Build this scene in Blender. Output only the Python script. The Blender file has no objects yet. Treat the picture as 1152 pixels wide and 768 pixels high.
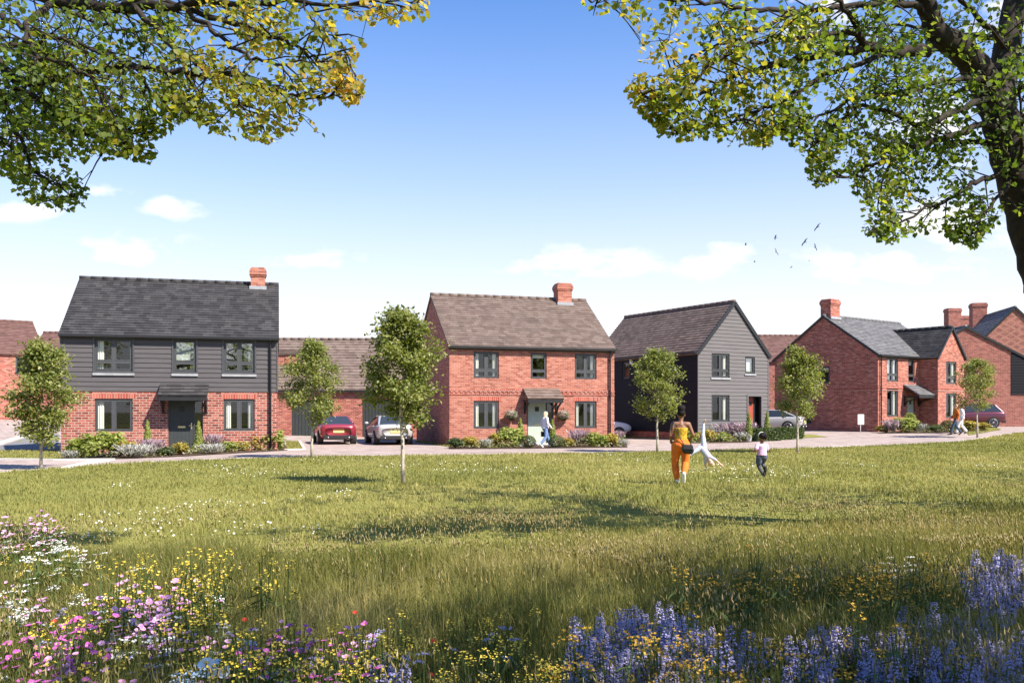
import bpy, bmesh, math, random
import numpy as np
from mathutils import Vector, Matrix
from mathutils.geometry import intersect_point_tri_2d

random.seed(7)
RNG = np.random.default_rng(11)
SC = bpy.context.scene
COL = SC.collection
R = math.radians

# ------------------------------------------------------------------ camera, sky, sun, exposure
EYE = 1.6
FPX = 1020.0                       # focal length in pixels of the 1152 px wide photograph
HOR = 463.0
cam_data = bpy.data.cameras.new('camera')
cam = bpy.data.objects.new('camera', cam_data)
COL.objects.link(cam)
cam.location = (0, 0, EYE)
cam.rotation_euler = (R(90), 0, 0)
cam_data.sensor_width = 36
cam_data.lens = FPX / 1152 * 36
cam_data.shift_y = (HOR - 384) / 1152
cam_data.clip_start = 0.05
cam_data.clip_end = 5000
SC.camera = cam

SUN_EL, SUN_B = 47.0, 36.0         # elevation; degrees towards the camera side from due right
world = bpy.data.worlds.new('World')
SC.world = world
world.use_nodes = True


def build_world():
    nt = world.node_tree
    nt.nodes.clear()
    N = nt.nodes.new
    L = nt.links.new
    out = N('ShaderNodeOutputWorld')
    bg = N('ShaderNodeBackground')
    bg.inputs['Strength'].default_value = 0.1
    L(bg.outputs[0], out.inputs[0])
    sky = N('ShaderNodeTexSky')
    sky.sky_type = 'NISHITA'
    sky.sun_disc = False
    sky.sun_elevation = R(SUN_EL)
    sky.sun_rotation = R(90 + SUN_B)
    sky.air_density = 1.0
    sky.dust_density = 0.4
    sky.ozone_density = 2.0
    hs = N('ShaderNodeHueSaturation')
    hs.inputs['Saturation'].default_value = 1.18
    hs.inputs['Value'].default_value = 0.9
    L(sky.outputs[0], hs.inputs['Color'])
    tc = N('ShaderNodeTexCoord')
    sep = N('ShaderNodeSeparateXYZ')
    L(tc.outputs['Generated'], sep.inputs[0])
    # haze low over the horizon
    ramp = N('ShaderNodeValToRGB')
    cr = ramp.color_ramp
    cr.interpolation = 'B_SPLINE'
    cr.elements[0].position = 0.0
    cr.elements[0].color = (1, 1, 1, 1)
    cr.elements[1].position = 0.44
    cr.elements[1].color = (0, 0, 0, 1)
    for p, v in ((0.10, .93), (0.165, .64), (0.24, .36), (0.33, .16)):
        e = cr.elements.new(p)
        e.color = (v, v, v, 1)
    L(sep.outputs['Z'], ramp.inputs[0])
    mix = N('ShaderNodeMix')
    mix.data_type = 'RGBA'
    L(ramp.outputs[0], mix.inputs['Factor'])
    gain = N('ShaderNodeMix'); gain.data_type = 'RGBA'; gain.blend_type = 'MULTIPLY'
    gain.inputs['Factor'].default_value = 1
    L(hs.outputs[0], gain.inputs['A'])
    gain.inputs['B'].default_value = (.7, .91, 1.16, 1)
    L(gain.outputs['Result'], mix.inputs['A'])
    mix.inputs['B'].default_value = (4.6, 4.55, 4.6, 1)
    # small cumulus: soft ellipses in direction space broken up by noise
    def math_(op, a, b=None, c=None):
        m = N('ShaderNodeMath'); m.operation = op
        for k, v in enumerate((a, b, c)):
            if v is None: continue
            if isinstance(v, (int, float)): m.inputs[k].default_value = v
            else: L(v, m.inputs[k])
        return m.outputs[0]
    yy = math_('MAXIMUM', sep.outputs['Y'], .05)
    u = math_('DIVIDE', sep.outputs['X'], yy)
    v = math_('DIVIDE', sep.outputs['Z'], yy)
    comb = N('ShaderNodeCombineXYZ')
    L(u, comb.inputs[0]); L(v, comb.inputs[1])
    mp = N('ShaderNodeMapping'); mp.inputs['Scale'].default_value = (1, 1.9, 1)
    L(comb.outputs[0], mp.inputs[0])
    nz = N('ShaderNodeTexNoise'); nz.inputs['Scale'].default_value = 16; nz.inputs['Detail'].default_value = 8; nz.inputs['Roughness'].default_value = .58
    L(mp.outputs[0], nz.inputs['Vector'])
    best = None
    for (px, py, a, b, s) in ((148, 280, 78, 22, 1), (197, 234, 36, 15, 1), (22, 238, 62, 12, .8), (112, 217, 26, 10, .5), (660, 296, 110, 20, .8), (800, 292, 60, 22, .7), (1075, 250, 90, 42, .8), (1000, 300, 130, 22, .7), (350, 292, 60, 14, .5), (920, 20, 70, 40, .6), (1060, 140, 70, 60, .6), (1130, 20, 60, 50, .5)):
        du = math_('MULTIPLY', math_('SUBTRACT', u, (px - 576) / FPX), FPX / a)
        dv = math_('MULTIPLY', math_('SUBTRACT', v, (HOR - py) / FPX), FPX / b)
        d = math_('SQRT', math_('ADD', math_('MULTIPLY', du, du), math_('MULTIPLY', dv, dv)))
        m = math_('MULTIPLY', math_('SUBTRACT', 1.0, d), s)
        best = m if best is None else math_('MAXIMUM', best, m)
    val = math_('MULTIPLY_ADD', math_('SUBTRACT', nz.outputs['Fac'], .5), 3.2, best)
    front = math_('GREATER_THAN', sep.outputs['Y'], .06)
    r2 = N('ShaderNodeValToRGB')
    r2.color_ramp.elements[0].position = .10; r2.color_ramp.elements[0].color = (0, 0, 0, 1)
    r2.color_ramp.elements[1].position = .75; r2.color_ramp.elements[1].color = (1, 1, 1, 1)
    L(val, r2.inputs[0])
    edge = N('ShaderNodeMapRange'); edge.inputs['From Min'].default_value = -.35; edge.inputs['From Max'].default_value = .25
    L(best, edge.inputs[0])
    mul = N('ShaderNodeMath'); mul.operation = 'MULTIPLY'
    L(math_('MULTIPLY', r2.outputs[0], front), mul.inputs[0]); L(edge.outputs[0], mul.inputs[1])
    mix2 = N('ShaderNodeMix')
    mix2.data_type = 'RGBA'
    L(mul.outputs[0], mix2.inputs['Factor'])
    L(mix.outputs['Result'], mix2.inputs['A'])
    mix2.inputs['B'].default_value = (5.1, 5.1, 5.1, 1)
    L(mix2.outputs['Result'], bg.inputs['Color'])


build_world()
SUN_DIR = Vector((math.cos(R(SUN_B)) * math.cos(R(SUN_EL)), -math.sin(R(SUN_B)) * math.cos(R(SUN_EL)), math.sin(R(SUN_EL))))
sun_data = bpy.data.lights.new('sun', 'SUN')
sun_data.energy = 4.6
sun_data.angle = R(0.53)
sun_data.color = (1.0, 0.93, 0.82)
sun = bpy.data.objects.new('sun', sun_data)
COL.objects.link(sun)
sun.location = SUN_DIR * 60
sun.rotation_euler = SUN_DIR.to_track_quat('Z', 'Y').to_euler()

SC.view_settings.view_transform = 'Standard'
SC.view_settings.look = 'None'
SC.view_settings.exposure = 1.25
SC.view_settings.gamma = 1
SC.view_settings.use_curve_mapping = False
SC.render.engine = 'CYCLES'
SC.cycles.use_denoising = True
SC.cycles.max_bounces = 6
SC.cycles.diffuse_bounces = 3
SC.cycles.glossy_bounces = 3
SC.cycles.transmission_bounces = 4
SC.cycles.transparent_max_bounces = 8
SC.cycles.caustics_reflective = False
SC.cycles.caustics_refractive = False
SC.cycles.sample_clamp_indirect = 6


# ------------------------------------------------------------------ terrain and pixel helpers
def gz(x, y):
    """ground height: level lawn, a low rise to the far right and to the far left"""
    a = min(max(.6 * x + .8 * y - 42, 0), 24) * .0213
    b = min(max(-.5 * x + .866 * y - 50, 0), 20) * .053
    return a + b


def at(px, py, d):
    return Vector(((px - 576) * d / FPX, d, EYE + (HOR - py) * d / FPX))


def G(px, py, h=0.0):
    """point at height h above the ground under a pixel of the photograph"""
    d = 30.0
    for _ in range(60):
        z = gz((px - 576) * d / FPX, d) + h
        d = .5 * d + .5 * (EYE - z) * FPX / max(py - HOR, 1)
    x = (px - 576) * d / FPX
    return Vector((x, d, gz(x, d) + h))


def proj(p):
    return 576 + p[0] * FPX / p[1], HOR - (p[2] - EYE) * FPX / p[1]


# ------------------------------------------------------------------ object helpers
def tag(o, label=None, cat=None, group=None, kind=None):
    if label: o['label'] = label
    if cat: o['category'] = cat
    if group: o['group'] = group
    if kind: o['kind'] = kind
    return o


def empty(name, loc=(0, 0, 0), rz=0.0, label=None, cat=None, group=None):
    o = bpy.data.objects.new(name, None)
    COL.objects.link(o)
    o.location = loc
    o.rotation_euler = (0, 0, rz)
    o.empty_display_size = .2
    return tag(o, label, cat, group)


def children(o):
    return [c for c in bpy.data.objects if c.parent == o]


class MB:
    """collects faces of one mesh, several materials allowed"""

    def __init__(self):
        self.v = []; self.f = []; self.m = []; self.sm = []

    def poly(self, pts, m=0, smooth=False):
        b = len(self.v)
        self.v.extend([tuple(p) for p in pts])
        self.f.append(tuple(range(b, b + len(pts))))
        self.m.append(m); self.sm.append(smooth)

    def mesh(self, vs, fs, m=0, smooth=False):
        b = len(self.v)
        self.v.extend([tuple(p) for p in vs])
        for f in fs:
            self.f.append(tuple(b + i for i in f)); self.m.append(m); self.sm.append(smooth)

    def hexa(self, p, m=0):
        """8 points: bottom 4 ccw, top 4 ccw"""
        self.mesh(p, [(3, 2, 1, 0), (4, 5, 6, 7), (0, 1, 5, 4), (1, 2, 6, 5), (2, 3, 7, 6), (3, 0, 4, 7)], m)

    def box(self, x0, x1, y0, y1, z0, z1, m=0):
        self.hexa([(x0, y0, z0), (x1, y0, z0), (x1, y1, z0), (x0, y1, z0), (x0, y0, z1), (x1, y0, z1), (x1, y1, z1), (x0, y1, z1)], m)

    def fbox(self, F, u0, u1, o0, o1, z0, z1, m=0):
        """box in a wall frame: u along, o outward, z up"""
        self.hexa([F(u0, o1, z0), F(u1, o1, z0), F(u1, o0, z0), F(u0, o0, z0), F(u0, o1, z1), F(u1, o1, z1), F(u1, o0, z1), F(u0, o0, z1)], m)

    def bar(self, a, b, w, h, m=0):
        a, b = Vector(a), Vector(b)
        t = (b - a).normalized()
        s = t.cross(Vector((0, 0, 1)))
        if s.length < 1e-3: s = Vector((1, 0, 0))
        s.normalize(); n = s.cross(t)
        s = s * w / 2; n = n * h / 2
        self.hexa([a - s - n, a + s - n, b + s - n, b - s - n, a - s + n, a + s + n, b + s + n, b - s + n], m)

    def tube(self, pts, rad, n=8, m=0, caps=True, smooth=True):
        pts = [Vector(p) for p in pts]
        if not hasattr(rad, '__len__'): rad = [rad] * len(pts)
        vs, fs = [], []
        up = None
        for i, p in enumerate(pts):
            t = (pts[min(i + 1, len(pts) - 1)] - pts[max(i - 1, 0)])
            if t.length < 1e-9: t = Vector((0, 0, 1))
            t.normalize()
            if up is None:
                up = t.orthogonal().normalized()
            up = (up - t * up.dot(t))
            if up.length < 1e-6: up = t.orthogonal()
            up.normalize()
            s = t.cross(up)
            for k in range(n):
                a = 2 * math.pi * k / n
                vs.append(p + (up * math.cos(a) + s * math.sin(a)) * rad[i])
        for i in range(len(pts) - 1):
            for k in range(n):
                k2 = (k + 1) % n
                fs.append((i * n + k, i * n + k2, i * n + n + k2, i * n + n + k))
        if caps:
            fs.append(tuple(reversed(range(n))))
            fs.append(tuple(range((len(pts) - 1) * n, len(pts) * n)))
        self.mesh(vs, fs, m, smooth)

    def ell(self, c, r, n=14, k=9, m=0, rot=None, smooth=True):
        c = Vector(c)
        if not hasattr(r, '__len__'): r = (r, r, r)
        vs, fs = [], []
        for i in range(k + 1):
            th = math.pi * i / k
            for j in range(n):
                ph = 2 * math.pi * j / n
                q = Vector((r[0] * math.sin(th) * math.cos(ph), r[1] * math.sin(th) * math.sin(ph), r[2] * math.cos(th)))
                if rot is not None: q = rot @ q
                vs.append(c + q)
        for i in range(k):
            for j in range(n):
                j2 = (j + 1) % n
                if i == 0: fs.append((j, n + j, n + j2))
                elif i == k - 1: fs.append((i * n + j, i * n + n + j, i * n + j2))
                else: fs.append((i * n + j, i * n + n + j, i * n + n + j2, i * n + j2))
        self.mesh(vs, fs, m, smooth)

    def build(self, name, mats, parent=None, uv=True, bevel=0.0):
        me = bpy.data.meshes.new(name)
        me.from_pydata(self.v, [], self.f)
        if not isinstance(mats, (list, tuple)): mats = [mats]
        for m in mats: me.materials.append(m)
        me.polygons.foreach_set('material_index', self.m)
        me.polygons.foreach_set('use_smooth', self.sm)
        if uv:
            lay = me.uv_layers.new(name='UVMap')
            co = me.vertices
            for p in me.polygons:
                n = p.normal
                if abs(n.z) > .999:
                    ua, va = Vector((1, 0, 0)), Vector((0, 1, 0))
                else:
                    ua = Vector((0, 0, 1)).cross(n).normalized(); va = n.cross(ua)
                for li in p.loop_indices:
                    q = co[me.loops[li].vertex_index].co
                    lay.data[li].uv = (q.dot(ua), q.dot(va))
        me.update()
        o = bpy.data.objects.new(name, me)
        COL.objects.link(o)
        if parent is not None: o.parent = parent
        if bevel:
            b = o.modifiers.new('bevel', 'BEVEL'); b.width = bevel; b.segments = 2; b.limit_method = 'ANGLE'
        return o


def np_mesh(name, V, loops, starts, mats, parent=None, attrs=None, smooth=False, matidx=None):
    me = bpy.data.meshes.new(name)
    me.vertices.add(len(V))
    me.vertices.foreach_set('co', np.ascontiguousarray(V, dtype=np.float32).ravel())
    me.loops.add(len(loops))
    me.loops.foreach_set('vertex_index', np.ascontiguousarray(loops, dtype=np.int32))
    me.polygons.add(len(starts))
    me.polygons.foreach_set('loop_start', np.ascontiguousarray(starts, dtype=np.int32))
    if not isinstance(mats, (list, tuple)): mats = [mats]
    for m in mats: me.materials.append(m)
    if matidx is not None: me.polygons.foreach_set('material_index', np.ascontiguousarray(matidx, dtype=np.int32))
    if smooth: me.polygons.foreach_set('use_smooth', np.ones(len(starts), dtype=bool))
    me.update(calc_edges=True)
    for k, a in (attrs or {}).items():
        at_ = me.attributes.new(k, 'FLOAT', 'POINT')
        at_.data.foreach_set('value', np.ascontiguousarray(a, dtype=np.float32))
    o = bpy.data.objects.new(name, me)
    COL.objects.link(o)
    if parent is not None: o.parent = parent
    return o


def scatter_faces(P, N, size, tmpl, faces, tint, twist=None, aspect=None):
    """copies of a small face template at points P with normals N -> V, loops, starts, attr"""
    n = len(P)
    k = len(tmpl)
    N = N / np.maximum(np.linalg.norm(N, axis=1, keepdims=True), 1e-6)
    A = RNG.normal(size=(n, 3)) if twist is None else twist
    T = A - N * (A * N).sum(1, keepdims=True)
    T /= np.maximum(np.linalg.norm(T, axis=1, keepdims=True), 1e-6)
    B = np.cross(N, T)
    t = np.asarray(tmpl, dtype=np.float64)
    s = size[:, None]
    V = (P[:, None, :] + (t[None, :, 0] * s)[:, :, None] * B[:, None, :] + (t[None, :, 1] * s)[:, :, None] * T[:, None, :]
         + (t[None, :, 2] * s)[:, :, None] * N[:, None, :]).reshape(-1, 3)
    fl = np.concatenate([np.asarray(f) for f in faces])
    ln = np.array([len(f) for f in faces])
    st = np.concatenate([[0], np.cumsum(ln)[:-1]])
    L = (fl[None, :] + (np.arange(n) * k)[:, None]).ravel()
    S = (st[None, :] + (np.arange(n) * len(fl))[:, None]).ravel()
    return V, L, S, np.repeat(tint, k)


LEAF = ([(0, 0, 0), (.34, .38, .07), (0, .5, 0), (-.34, .38, .07), (0, 1, -.08)], [(0, 1, 2), (0, 2, 3), (2, 1, 4), (2, 4, 3)])
MAPLE = ([(0, .04, 0), (.24, -.03, .03), (.46, .12, .06), (.45, .33, .03), (.5, .6, .06), (.3, .7, .0), (.02, 1.0, -.12), (-.28, .72, 0), (-.5, .58, .06), (-.46, .33, .02), (-.46, .14, .06), (-.24, -.02, .03), (0, .4, -.04)],
         [(12, 0, 1, 2), (12, 2, 3), (12, 3, 4), (12, 4, 5), (12, 5, 6), (12, 6, 7), (12, 7, 8), (12, 8, 9), (12, 9, 10), (12, 10, 11, 0)])


def vnoise(x, y, s, seed=0):
    """smooth 2-d noise in 0..1 (numpy)"""
    g = np.random.default_rng(100 + seed).random((64, 64))
    X = np.asarray(x) / s; Y = np.asarray(y) / s
    xi = np.floor(X).astype(int); yi = np.floor(Y).astype(int)
    fx = X - xi; fy = Y - yi
    fx = fx * fx * (3 - 2 * fx); fy = fy * fy * (3 - 2 * fy)
    a = g[xi % 64, yi % 64]; b = g[(xi + 1) % 64, yi % 64]; c = g[xi % 64, (yi + 1) % 64]; d = g[(xi + 1) % 64, (yi + 1) % 64]
    return (a * (1 - fx) + b * fx) * (1 - fy) + (c * (1 - fx) + d * fx) * fy


def in_poly(px, py, poly):
    poly = np.asarray(poly, float)
    x = np.asarray(px)[..., None]; y = np.asarray(py)[..., None]
    x0, y0 = poly[:, 0], poly[:, 1]
    x1, y1 = np.roll(x0, -1), np.roll(y0, -1)
    c = ((y0 > y) != (y1 > y)) & (x < (x1 - x0) * (y - y0) / np.where(y1 == y0, 1e-9, y1 - y0) + x0)
    return c.sum(-1) % 2 == 1


# ------------------------------------------------------------------ materials
class NB:
    def __init__(self, name):
        self.mat = bpy.data.materials.new(name)
        self.mat.use_nodes = True
        self.nt = self.mat.node_tree
        self.nt.nodes.clear()
        self.out = self.n('ShaderNodeOutputMaterial')

    def n(self, t, **kw):
        x = self.nt.nodes.new(t)
        for k, v in kw.items(): setattr(x, k, v)
        return x

    def l(self, a, b): self.nt.links.new(a, b)

    def bsdf(self, rough=.6, spec=.4, metal=0.0):
        b = self.n('ShaderNodeBsdfPrincipled')
        b.inputs['Roughness'].default_value = rough
        b.inputs['Specular IOR Level'].default_value = spec
        b.inputs['Metallic'].default_value = metal
        self.l(b.outputs[0], self.out.inputs[0])
        return b

    def ramp(self, src, stops, interp='LINEAR'):
        r = self.n('ShaderNodeValToRGB')
        c = r.color_ramp; c.interpolation = interp
        while len(c.elements) > 1: c.elements.remove(c.elements[-1])
        c.elements[0].position = stops[0][0]; c.elements[0].color = (*stops[0][1], 1)
        for p, v in stops[1:]:
            e = c.elements.new(p); e.color = (*v, 1)
        self.l(src, r.inputs[0])
        return r.outputs[0]

    def noise(self, vec, scale, detail=3, rough=.55):
        x = self.n('ShaderNodeTexNoise')
        x.inputs['Scale'].default_value = scale
        x.inputs['Detail'].default_value = detail
        x.inputs['Roughness'].default_value = rough
        if vec is not None: self.l(vec, x.inputs['Vector'])
        return x.outputs['Fac']

    def mixc(self, fac, a, b, blend='MIX'):
        m = self.n('ShaderNodeMix', data_type='RGBA', blend_type=blend)
        for s, i in ((fac, 'Factor'), (a, 'A'), (b, 'B')):
            if isinstance(s, (int, float)): m.inputs[i].default_value = s
            elif isinstance(s, tuple): m.inputs[i].default_value = (*s, 1)
            else: self.l(s, m.inputs[i])
        return m.outputs['Result']

    def bump(self, h, strength, dist, bsdf):
        b = self.n('ShaderNodeBump')
        b.inputs['Strength'].default_value = strength
        b.inputs['Distance'].default_value = dist
        self.l(h, b.inputs['Height'])
        self.l(b.outputs[0], bsdf.inputs['Normal'])


def uvn(nb): return nb.n('ShaderNodeUVMap').outputs[0]
def objc(nb): return nb.n('ShaderNodeTexCoord').outputs['Object']


def m_plain(name, col, rough=.6, spec=.4, metal=0.0, var=.15, scale=6.0, coat=0.0):
    nb = NB(name)
    b = nb.bsdf(rough, spec, metal)
    f = nb.noise(objc(nb), scale, 4)
    lo = tuple(c * (1 - var) for c in col); hi = tuple(min(c * (1 + var), 1) for c in col)
    nb.l(nb.ramp(f, [(.3, lo), (.7, hi)]), b.inputs['Base Color'])
    if coat: b.inputs['Coat Weight'].default_value = coat
    return nb.mat


def m_brick(name, cols, mortar, bw=.26, bh=.095, ms=.011, patch=.26, rough=.85, bump=.5):
    nb = NB(name)
    b = nb.bsdf(rough, .2)
    uv = uvn(nb)
    t = nb.n('ShaderNodeTexBrick')
    t.offset = .5; t.squash = 1
    for k, v in (('Scale', 1), ('Mortar Size', ms), ('Mortar Smooth', .1), ('Bias', 0), ('Brick Width', bw), ('Row Height', bh)):
        t.inputs[k].default_value = v
    t.inputs['Color1'].default_value = (0, 0, 0, 1); t.inputs['Color2'].default_value = (1, 1, 1, 1); t.inputs['Mortar'].default_value = (.5, .5, .5, 1)
    nb.l(uv, t.inputs['Vector'])
    n = len(cols)
    c = nb.ramp(t.outputs['Color'], [(i / (n - 1), cc) for i, cc in enumerate(cols)])
    big = nb.noise(uv, .55, 4, .6)
    c = nb.mixc(patch, c, nb.ramp(big, [(.3, (.35, .35, .35)), (.7, (.72, .7, .7))]), 'OVERLAY')
    c = nb.mixc(t.outputs['Fac'], c, mortar)
    nb.l(c, b.inputs['Base Color'])
    inv = nb.n('ShaderNodeMath', operation='SUBTRACT'); inv.inputs[0].default_value = 1
    nb.l(t.outputs['Fac'], inv.inputs[1])
    nb.bump(inv.outputs[0], bump, .012, b)
    return nb.mat


def m_tile(name, cols, tw=.27, th=.2, rough=.75, spec=.3):
    nb = NB(name)
    b = nb.bsdf(rough, spec)
    uv = uvn(nb)
    t = nb.n('ShaderNodeTexBrick')
    t.offset = .5
    for k, v in (('Scale', 1), ('Mortar Size', .006), ('Mortar Smooth', .1), ('Bias', 0), ('Brick Width', tw), ('Row Height', th)):
        t.inputs[k].default_value = v
    t.inputs['Color1'].default_value = (0, 0, 0, 1); t.inputs['Color2'].default_value = (1, 1, 1, 1); t.inputs['Mortar'].default_value = (0, 0, 0, 1)
    nb.l(uv, t.inputs['Vector'])
    n = len(cols)
    c = nb.ramp(t.outputs['Color'], [(i / (n - 1), cc) for i, cc in enumerate(cols)])
    mp = nb.n('ShaderNodeMapping'); mp.inputs['Scale'].default_value = (.35, 1.6, 1)
    nb.l(uv, mp.inputs[0])
    big = nb.noise(mp.outputs[0], 1.0, 5, .65)
    c = nb.mixc(.4, c, nb.ramp(big, [(.3, (.34, .34, .34)), (.7, (.75, .74, .72))]), 'OVERLAY')
    nb.l(c, b.inputs['Base Color'])
    return nb.mat


def m_board(name, col, rough=.6):
    nb = NB(name)
    b = nb.bsdf(rough, .15)
    uv = uvn(nb)
    mp = nb.n('ShaderNodeMapping'); mp.inputs['Scale'].default_value = (.5, 9, 1)
    nb.l(uv, mp.inputs[0])
    f = nb.noise(mp.outputs[0], 2.0, 5, .7)
    nb.l(nb.ramp(f, [(.3, tuple(c * .82 for c in col)), (.7, tuple(c * 1.2 for c in col))]), b.inputs['Base Color'])
    return nb.mat


def m_leaf(name, stops, trans=.45, tcol=(1.5, 1.7, .6), rough=.5, spec=.3):
    """foliage: colour per leaf from the 'tint' attribute, some light passing through"""
    nb = NB(name)
    a = nb.n('ShaderNodeAttribute', attribute_name='tint')
    c = nb.ramp(a.outputs['Fac'], stops)
    p = nb.n('ShaderNodeBsdfPrincipled')
    p.inputs['Roughness'].default_value = rough
    p.inputs['Specular IOR Level'].default_value = spec
    nb.l(c, p.inputs['Base Color'])
    t = nb.n('ShaderNodeBsdfTranslucent')
    nb.l(nb.mixc(1.0, c, tcol, 'MULTIPLY'), t.inputs['Color'])
    m = nb.n('ShaderNodeMixShader'); m.inputs[0].default_value = trans
    nb.l(p.outputs[0], m.inputs[1]); nb.l(t.outputs[0], m.inputs[2])
    nb.l(m.outputs[0], nb.out.inputs[0])
    return nb.mat


def m_glass(name, base=.045, tint=(.86, .9, .88)):
    nb = NB(name)
    tr = nb.n('ShaderNodeBsdfTransparent'); tr.inputs[0].default_value = (*tint, 1)
    gl = nb.n('ShaderNodeBsdfGlossy'); gl.inputs['Roughness'].default_value = .015
    gl.inputs['Color'].default_value = (.95, .97, 1, 1)
    lw = nb.n('ShaderNodeLayerWeight'); lw.inputs['Blend'].default_value = .5
    pw = nb.n('ShaderNodeMath', operation='POWER'); pw.inputs[1].default_value = 4
    nb.l(lw.outputs['Facing'], pw.inputs[0])
    ad = nb.n('ShaderNodeMath', operation='MULTIPLY_ADD'); ad.inputs[1].default_value = .8; ad.inputs[2].default_value = base + .04; ad.use_clamp = True
    nb.l(pw.outputs[0], ad.inputs[0])
    m = nb.n('ShaderNodeMixShader')
    nb.l(ad.outputs[0], m.inputs[0]); nb.l(tr.outputs[0], m.inputs[1]); nb.l(gl.outputs[0], m.inputs[2])
    nb.l(m.outputs[0], nb.out.inputs[0])
    return nb.mat


M = {}
M['brick_red'] = m_brick('brick_red', [(.13, .032, .025), (.25, .06, .042), (.315, .085, .06), (.39, .135, .1)], (.42, .34, .29), bw=.25, bh=.1)
M['brick_orange'] = m_brick('brick_orange', [(.235, .068, .044), (.325, .104, .07), (.375, .132, .09), (.42, .18, .13)], (.42, .31, .25), bw=.25, bh=.085, ms=.006)
M['brick_deep'] = m_brick('brick_deep', [(.19, .05, .036), (.3, .075, .052), (.37, .105, .073), (.45, .18, .13)], (.38, .27, .22), bw=.25, bh=.088, ms=.008)
M['brick_far'] = m_brick('brick_far', [(.18, .057, .044), (.25, .08, .06), (.32, .12, .09)], (.38, .27, .23), bw=.25, bh=.1, ms=.008)
M['soldier'] = m_brick('soldier_brick', [(.28, .06, .042), (.36, .09, .06), (.42, .13, .09)], (.42, .32, .27), bw=.1, bh=.26, ms=.008)
M['tile_black'] = m_tile('tile_black', [(.026, .024, .025), (.042, .039, .04), (.062, .058, .059)])
M['tile_brown'] = m_tile('tile_brown', [(.105, .074, .06), (.14, .101, .084), (.178, .133, .113)])
M['tile_grey'] = m_tile('tile_grey', [(.09, .088, .092), (.125, .122, .126), (.165, .16, .162)])
M['tile_red'] = m_tile('tile_red', [(.10, .05, .042), (.13, .068, .057), (.16, .09, .075)])
M['clad_grey'] = m_board('clad_grey', (.09, .082, .085))
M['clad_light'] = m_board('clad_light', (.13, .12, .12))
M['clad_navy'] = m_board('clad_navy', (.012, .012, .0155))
M['dark_frame'] = m_plain('dark_frame', (.045, .047, .05), .4, .45, var=.08)
M['grey_frame'] = m_plain('grey_frame', (.062, .064, .068), .4, .45, var=.08)
M['black'] = m_plain('black_trim', (.018, .018, .02), .45, .4, var=.1)
M['lead'] = m_plain('lead_flashing', (.3, .31, .33), .6, .4)
M['sill'] = m_plain('sill_grey', (.3, .3, .31), .6, .3)
M['curtain'] = m_plain('curtain_cloth', (.8, .76, .68), .9, .1, var=.05)
M['blind'] = m_plain('white_blind', (.85, .85, .83), .8, .2, var=.03)
M['glass'] = m_glass('window_glass')
M['glass_sky'] = m_glass('window_glass_bright', base=.34)
M['door_black'] = m_plain('door_charcoal', (.04, .045, .045), .45, .4, var=.1)
M['door_sage'] = m_plain('door_sage', (.40, .45, .37), .5, .4, var=.05)
M['door_red'] = m_plain('door_red', (.38, .08, .05), .5, .4, var=.1)
M['brass'] = m_plain('brass', (.75, .62, .35), .3, .5, metal=.8, var=.05)
M['white'] = m_plain('white_paint', (.8, .8, .79), .5, .4, var=.03)
M['stone'] = m_plain('pale_stone', (.55, .52, .47), .85, .2, var=.12, scale=3)
M['soil'] = m_plain('soil', (.075, .05, .035), .95, .1, var=.5, scale=9)
M['bark_pale'] = m_plain('bark_pale', (.42, .36, .29), .85, .2, var=.35, scale=14)
M['bark_dark'] = m_plain('bark_dark', (.034, .027, .022), .9, .15, var=.5, scale=9)
M['stem'] = m_plain('stem_green', (.09, .13, .04), .7, .2, var=.3)
M['leaf_young'] = m_leaf('leaf_young', [(0, (.105, .13, .032)), (.5, (.2, .225, .06)), (.8, (.3, .3, .1)), (1, (.46, .43, .2))], .45, (1.3, 1.35, .6))
M['leaf_big'] = m_leaf('leaf_big', [(0, (.065, .11, .02)), (.35, (.125, .175, .03)), (.62, (.26, .26, .045)), (.85, (.42, .3, .06)), (1, (.48, .28, .06))], .6, (1.75, 1.65, .7))
M['leaf_lime'] = m_leaf('leaf_lime', [(0, (.14, .17, .04)), (.5, (.25, .28, .06)), (1, (.38, .38, .12))], .35)
M['leaf_dark'] = m_leaf('leaf_dark', [(0, (.035, .055, .018)), (.6, (.075, .1, .035)), (1, (.13, .15, .06))], .25)
M['leaf_gold'] = m_leaf('leaf_gold', [(0, (.17, .14, .03)), (.5, (.34, .27, .05)), (1, (.5, .36, .09))], .3)
M['leaf_silver'] = m_leaf('leaf_silver', [(0, (.16, .17, .12)), (.5, (.27, .27, .22)), (1, (.42, .41, .38))], .25, (1.1, 1.1, .9))
M['leaf_mauve'] = m_leaf('leaf_mauve', [(0, (.12, .12, .07)), (.45, (.24, .19, .18)), (1, (.42, .3, .34))], .25, (1.1, 1, 1))
M['flower_mix'] = m_leaf('flower_mix', [(0, (.1, .14, .05)), (.55, (.2, .24, .1)), (.62, (.6, .4, .45)), (1, (.85, .75, .75))], .25, (1, 1, 1))
GRASS_STOPS = [(0, (.085, .1, .024)), (.35, (.19, .19, .052)), (.6, (.31, .27, .095)), (.82, (.44, .36, .17)), (1, (.56, .47, .28))]
M['grass'] = m_leaf('grass_blades', GRASS_STOPS, .42, (1.3, 1.25, .75), .6, .2)
M['lawn_blades'] = m_leaf('lawn_blades', [(0, (.14, .155, .042)), (.4, (.25, .245, .072)), (.75, (.36, .32, .115)), (1, (.5, .42, .2))], .35, (1.25, 1.2, .75), .6, .2)


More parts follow.
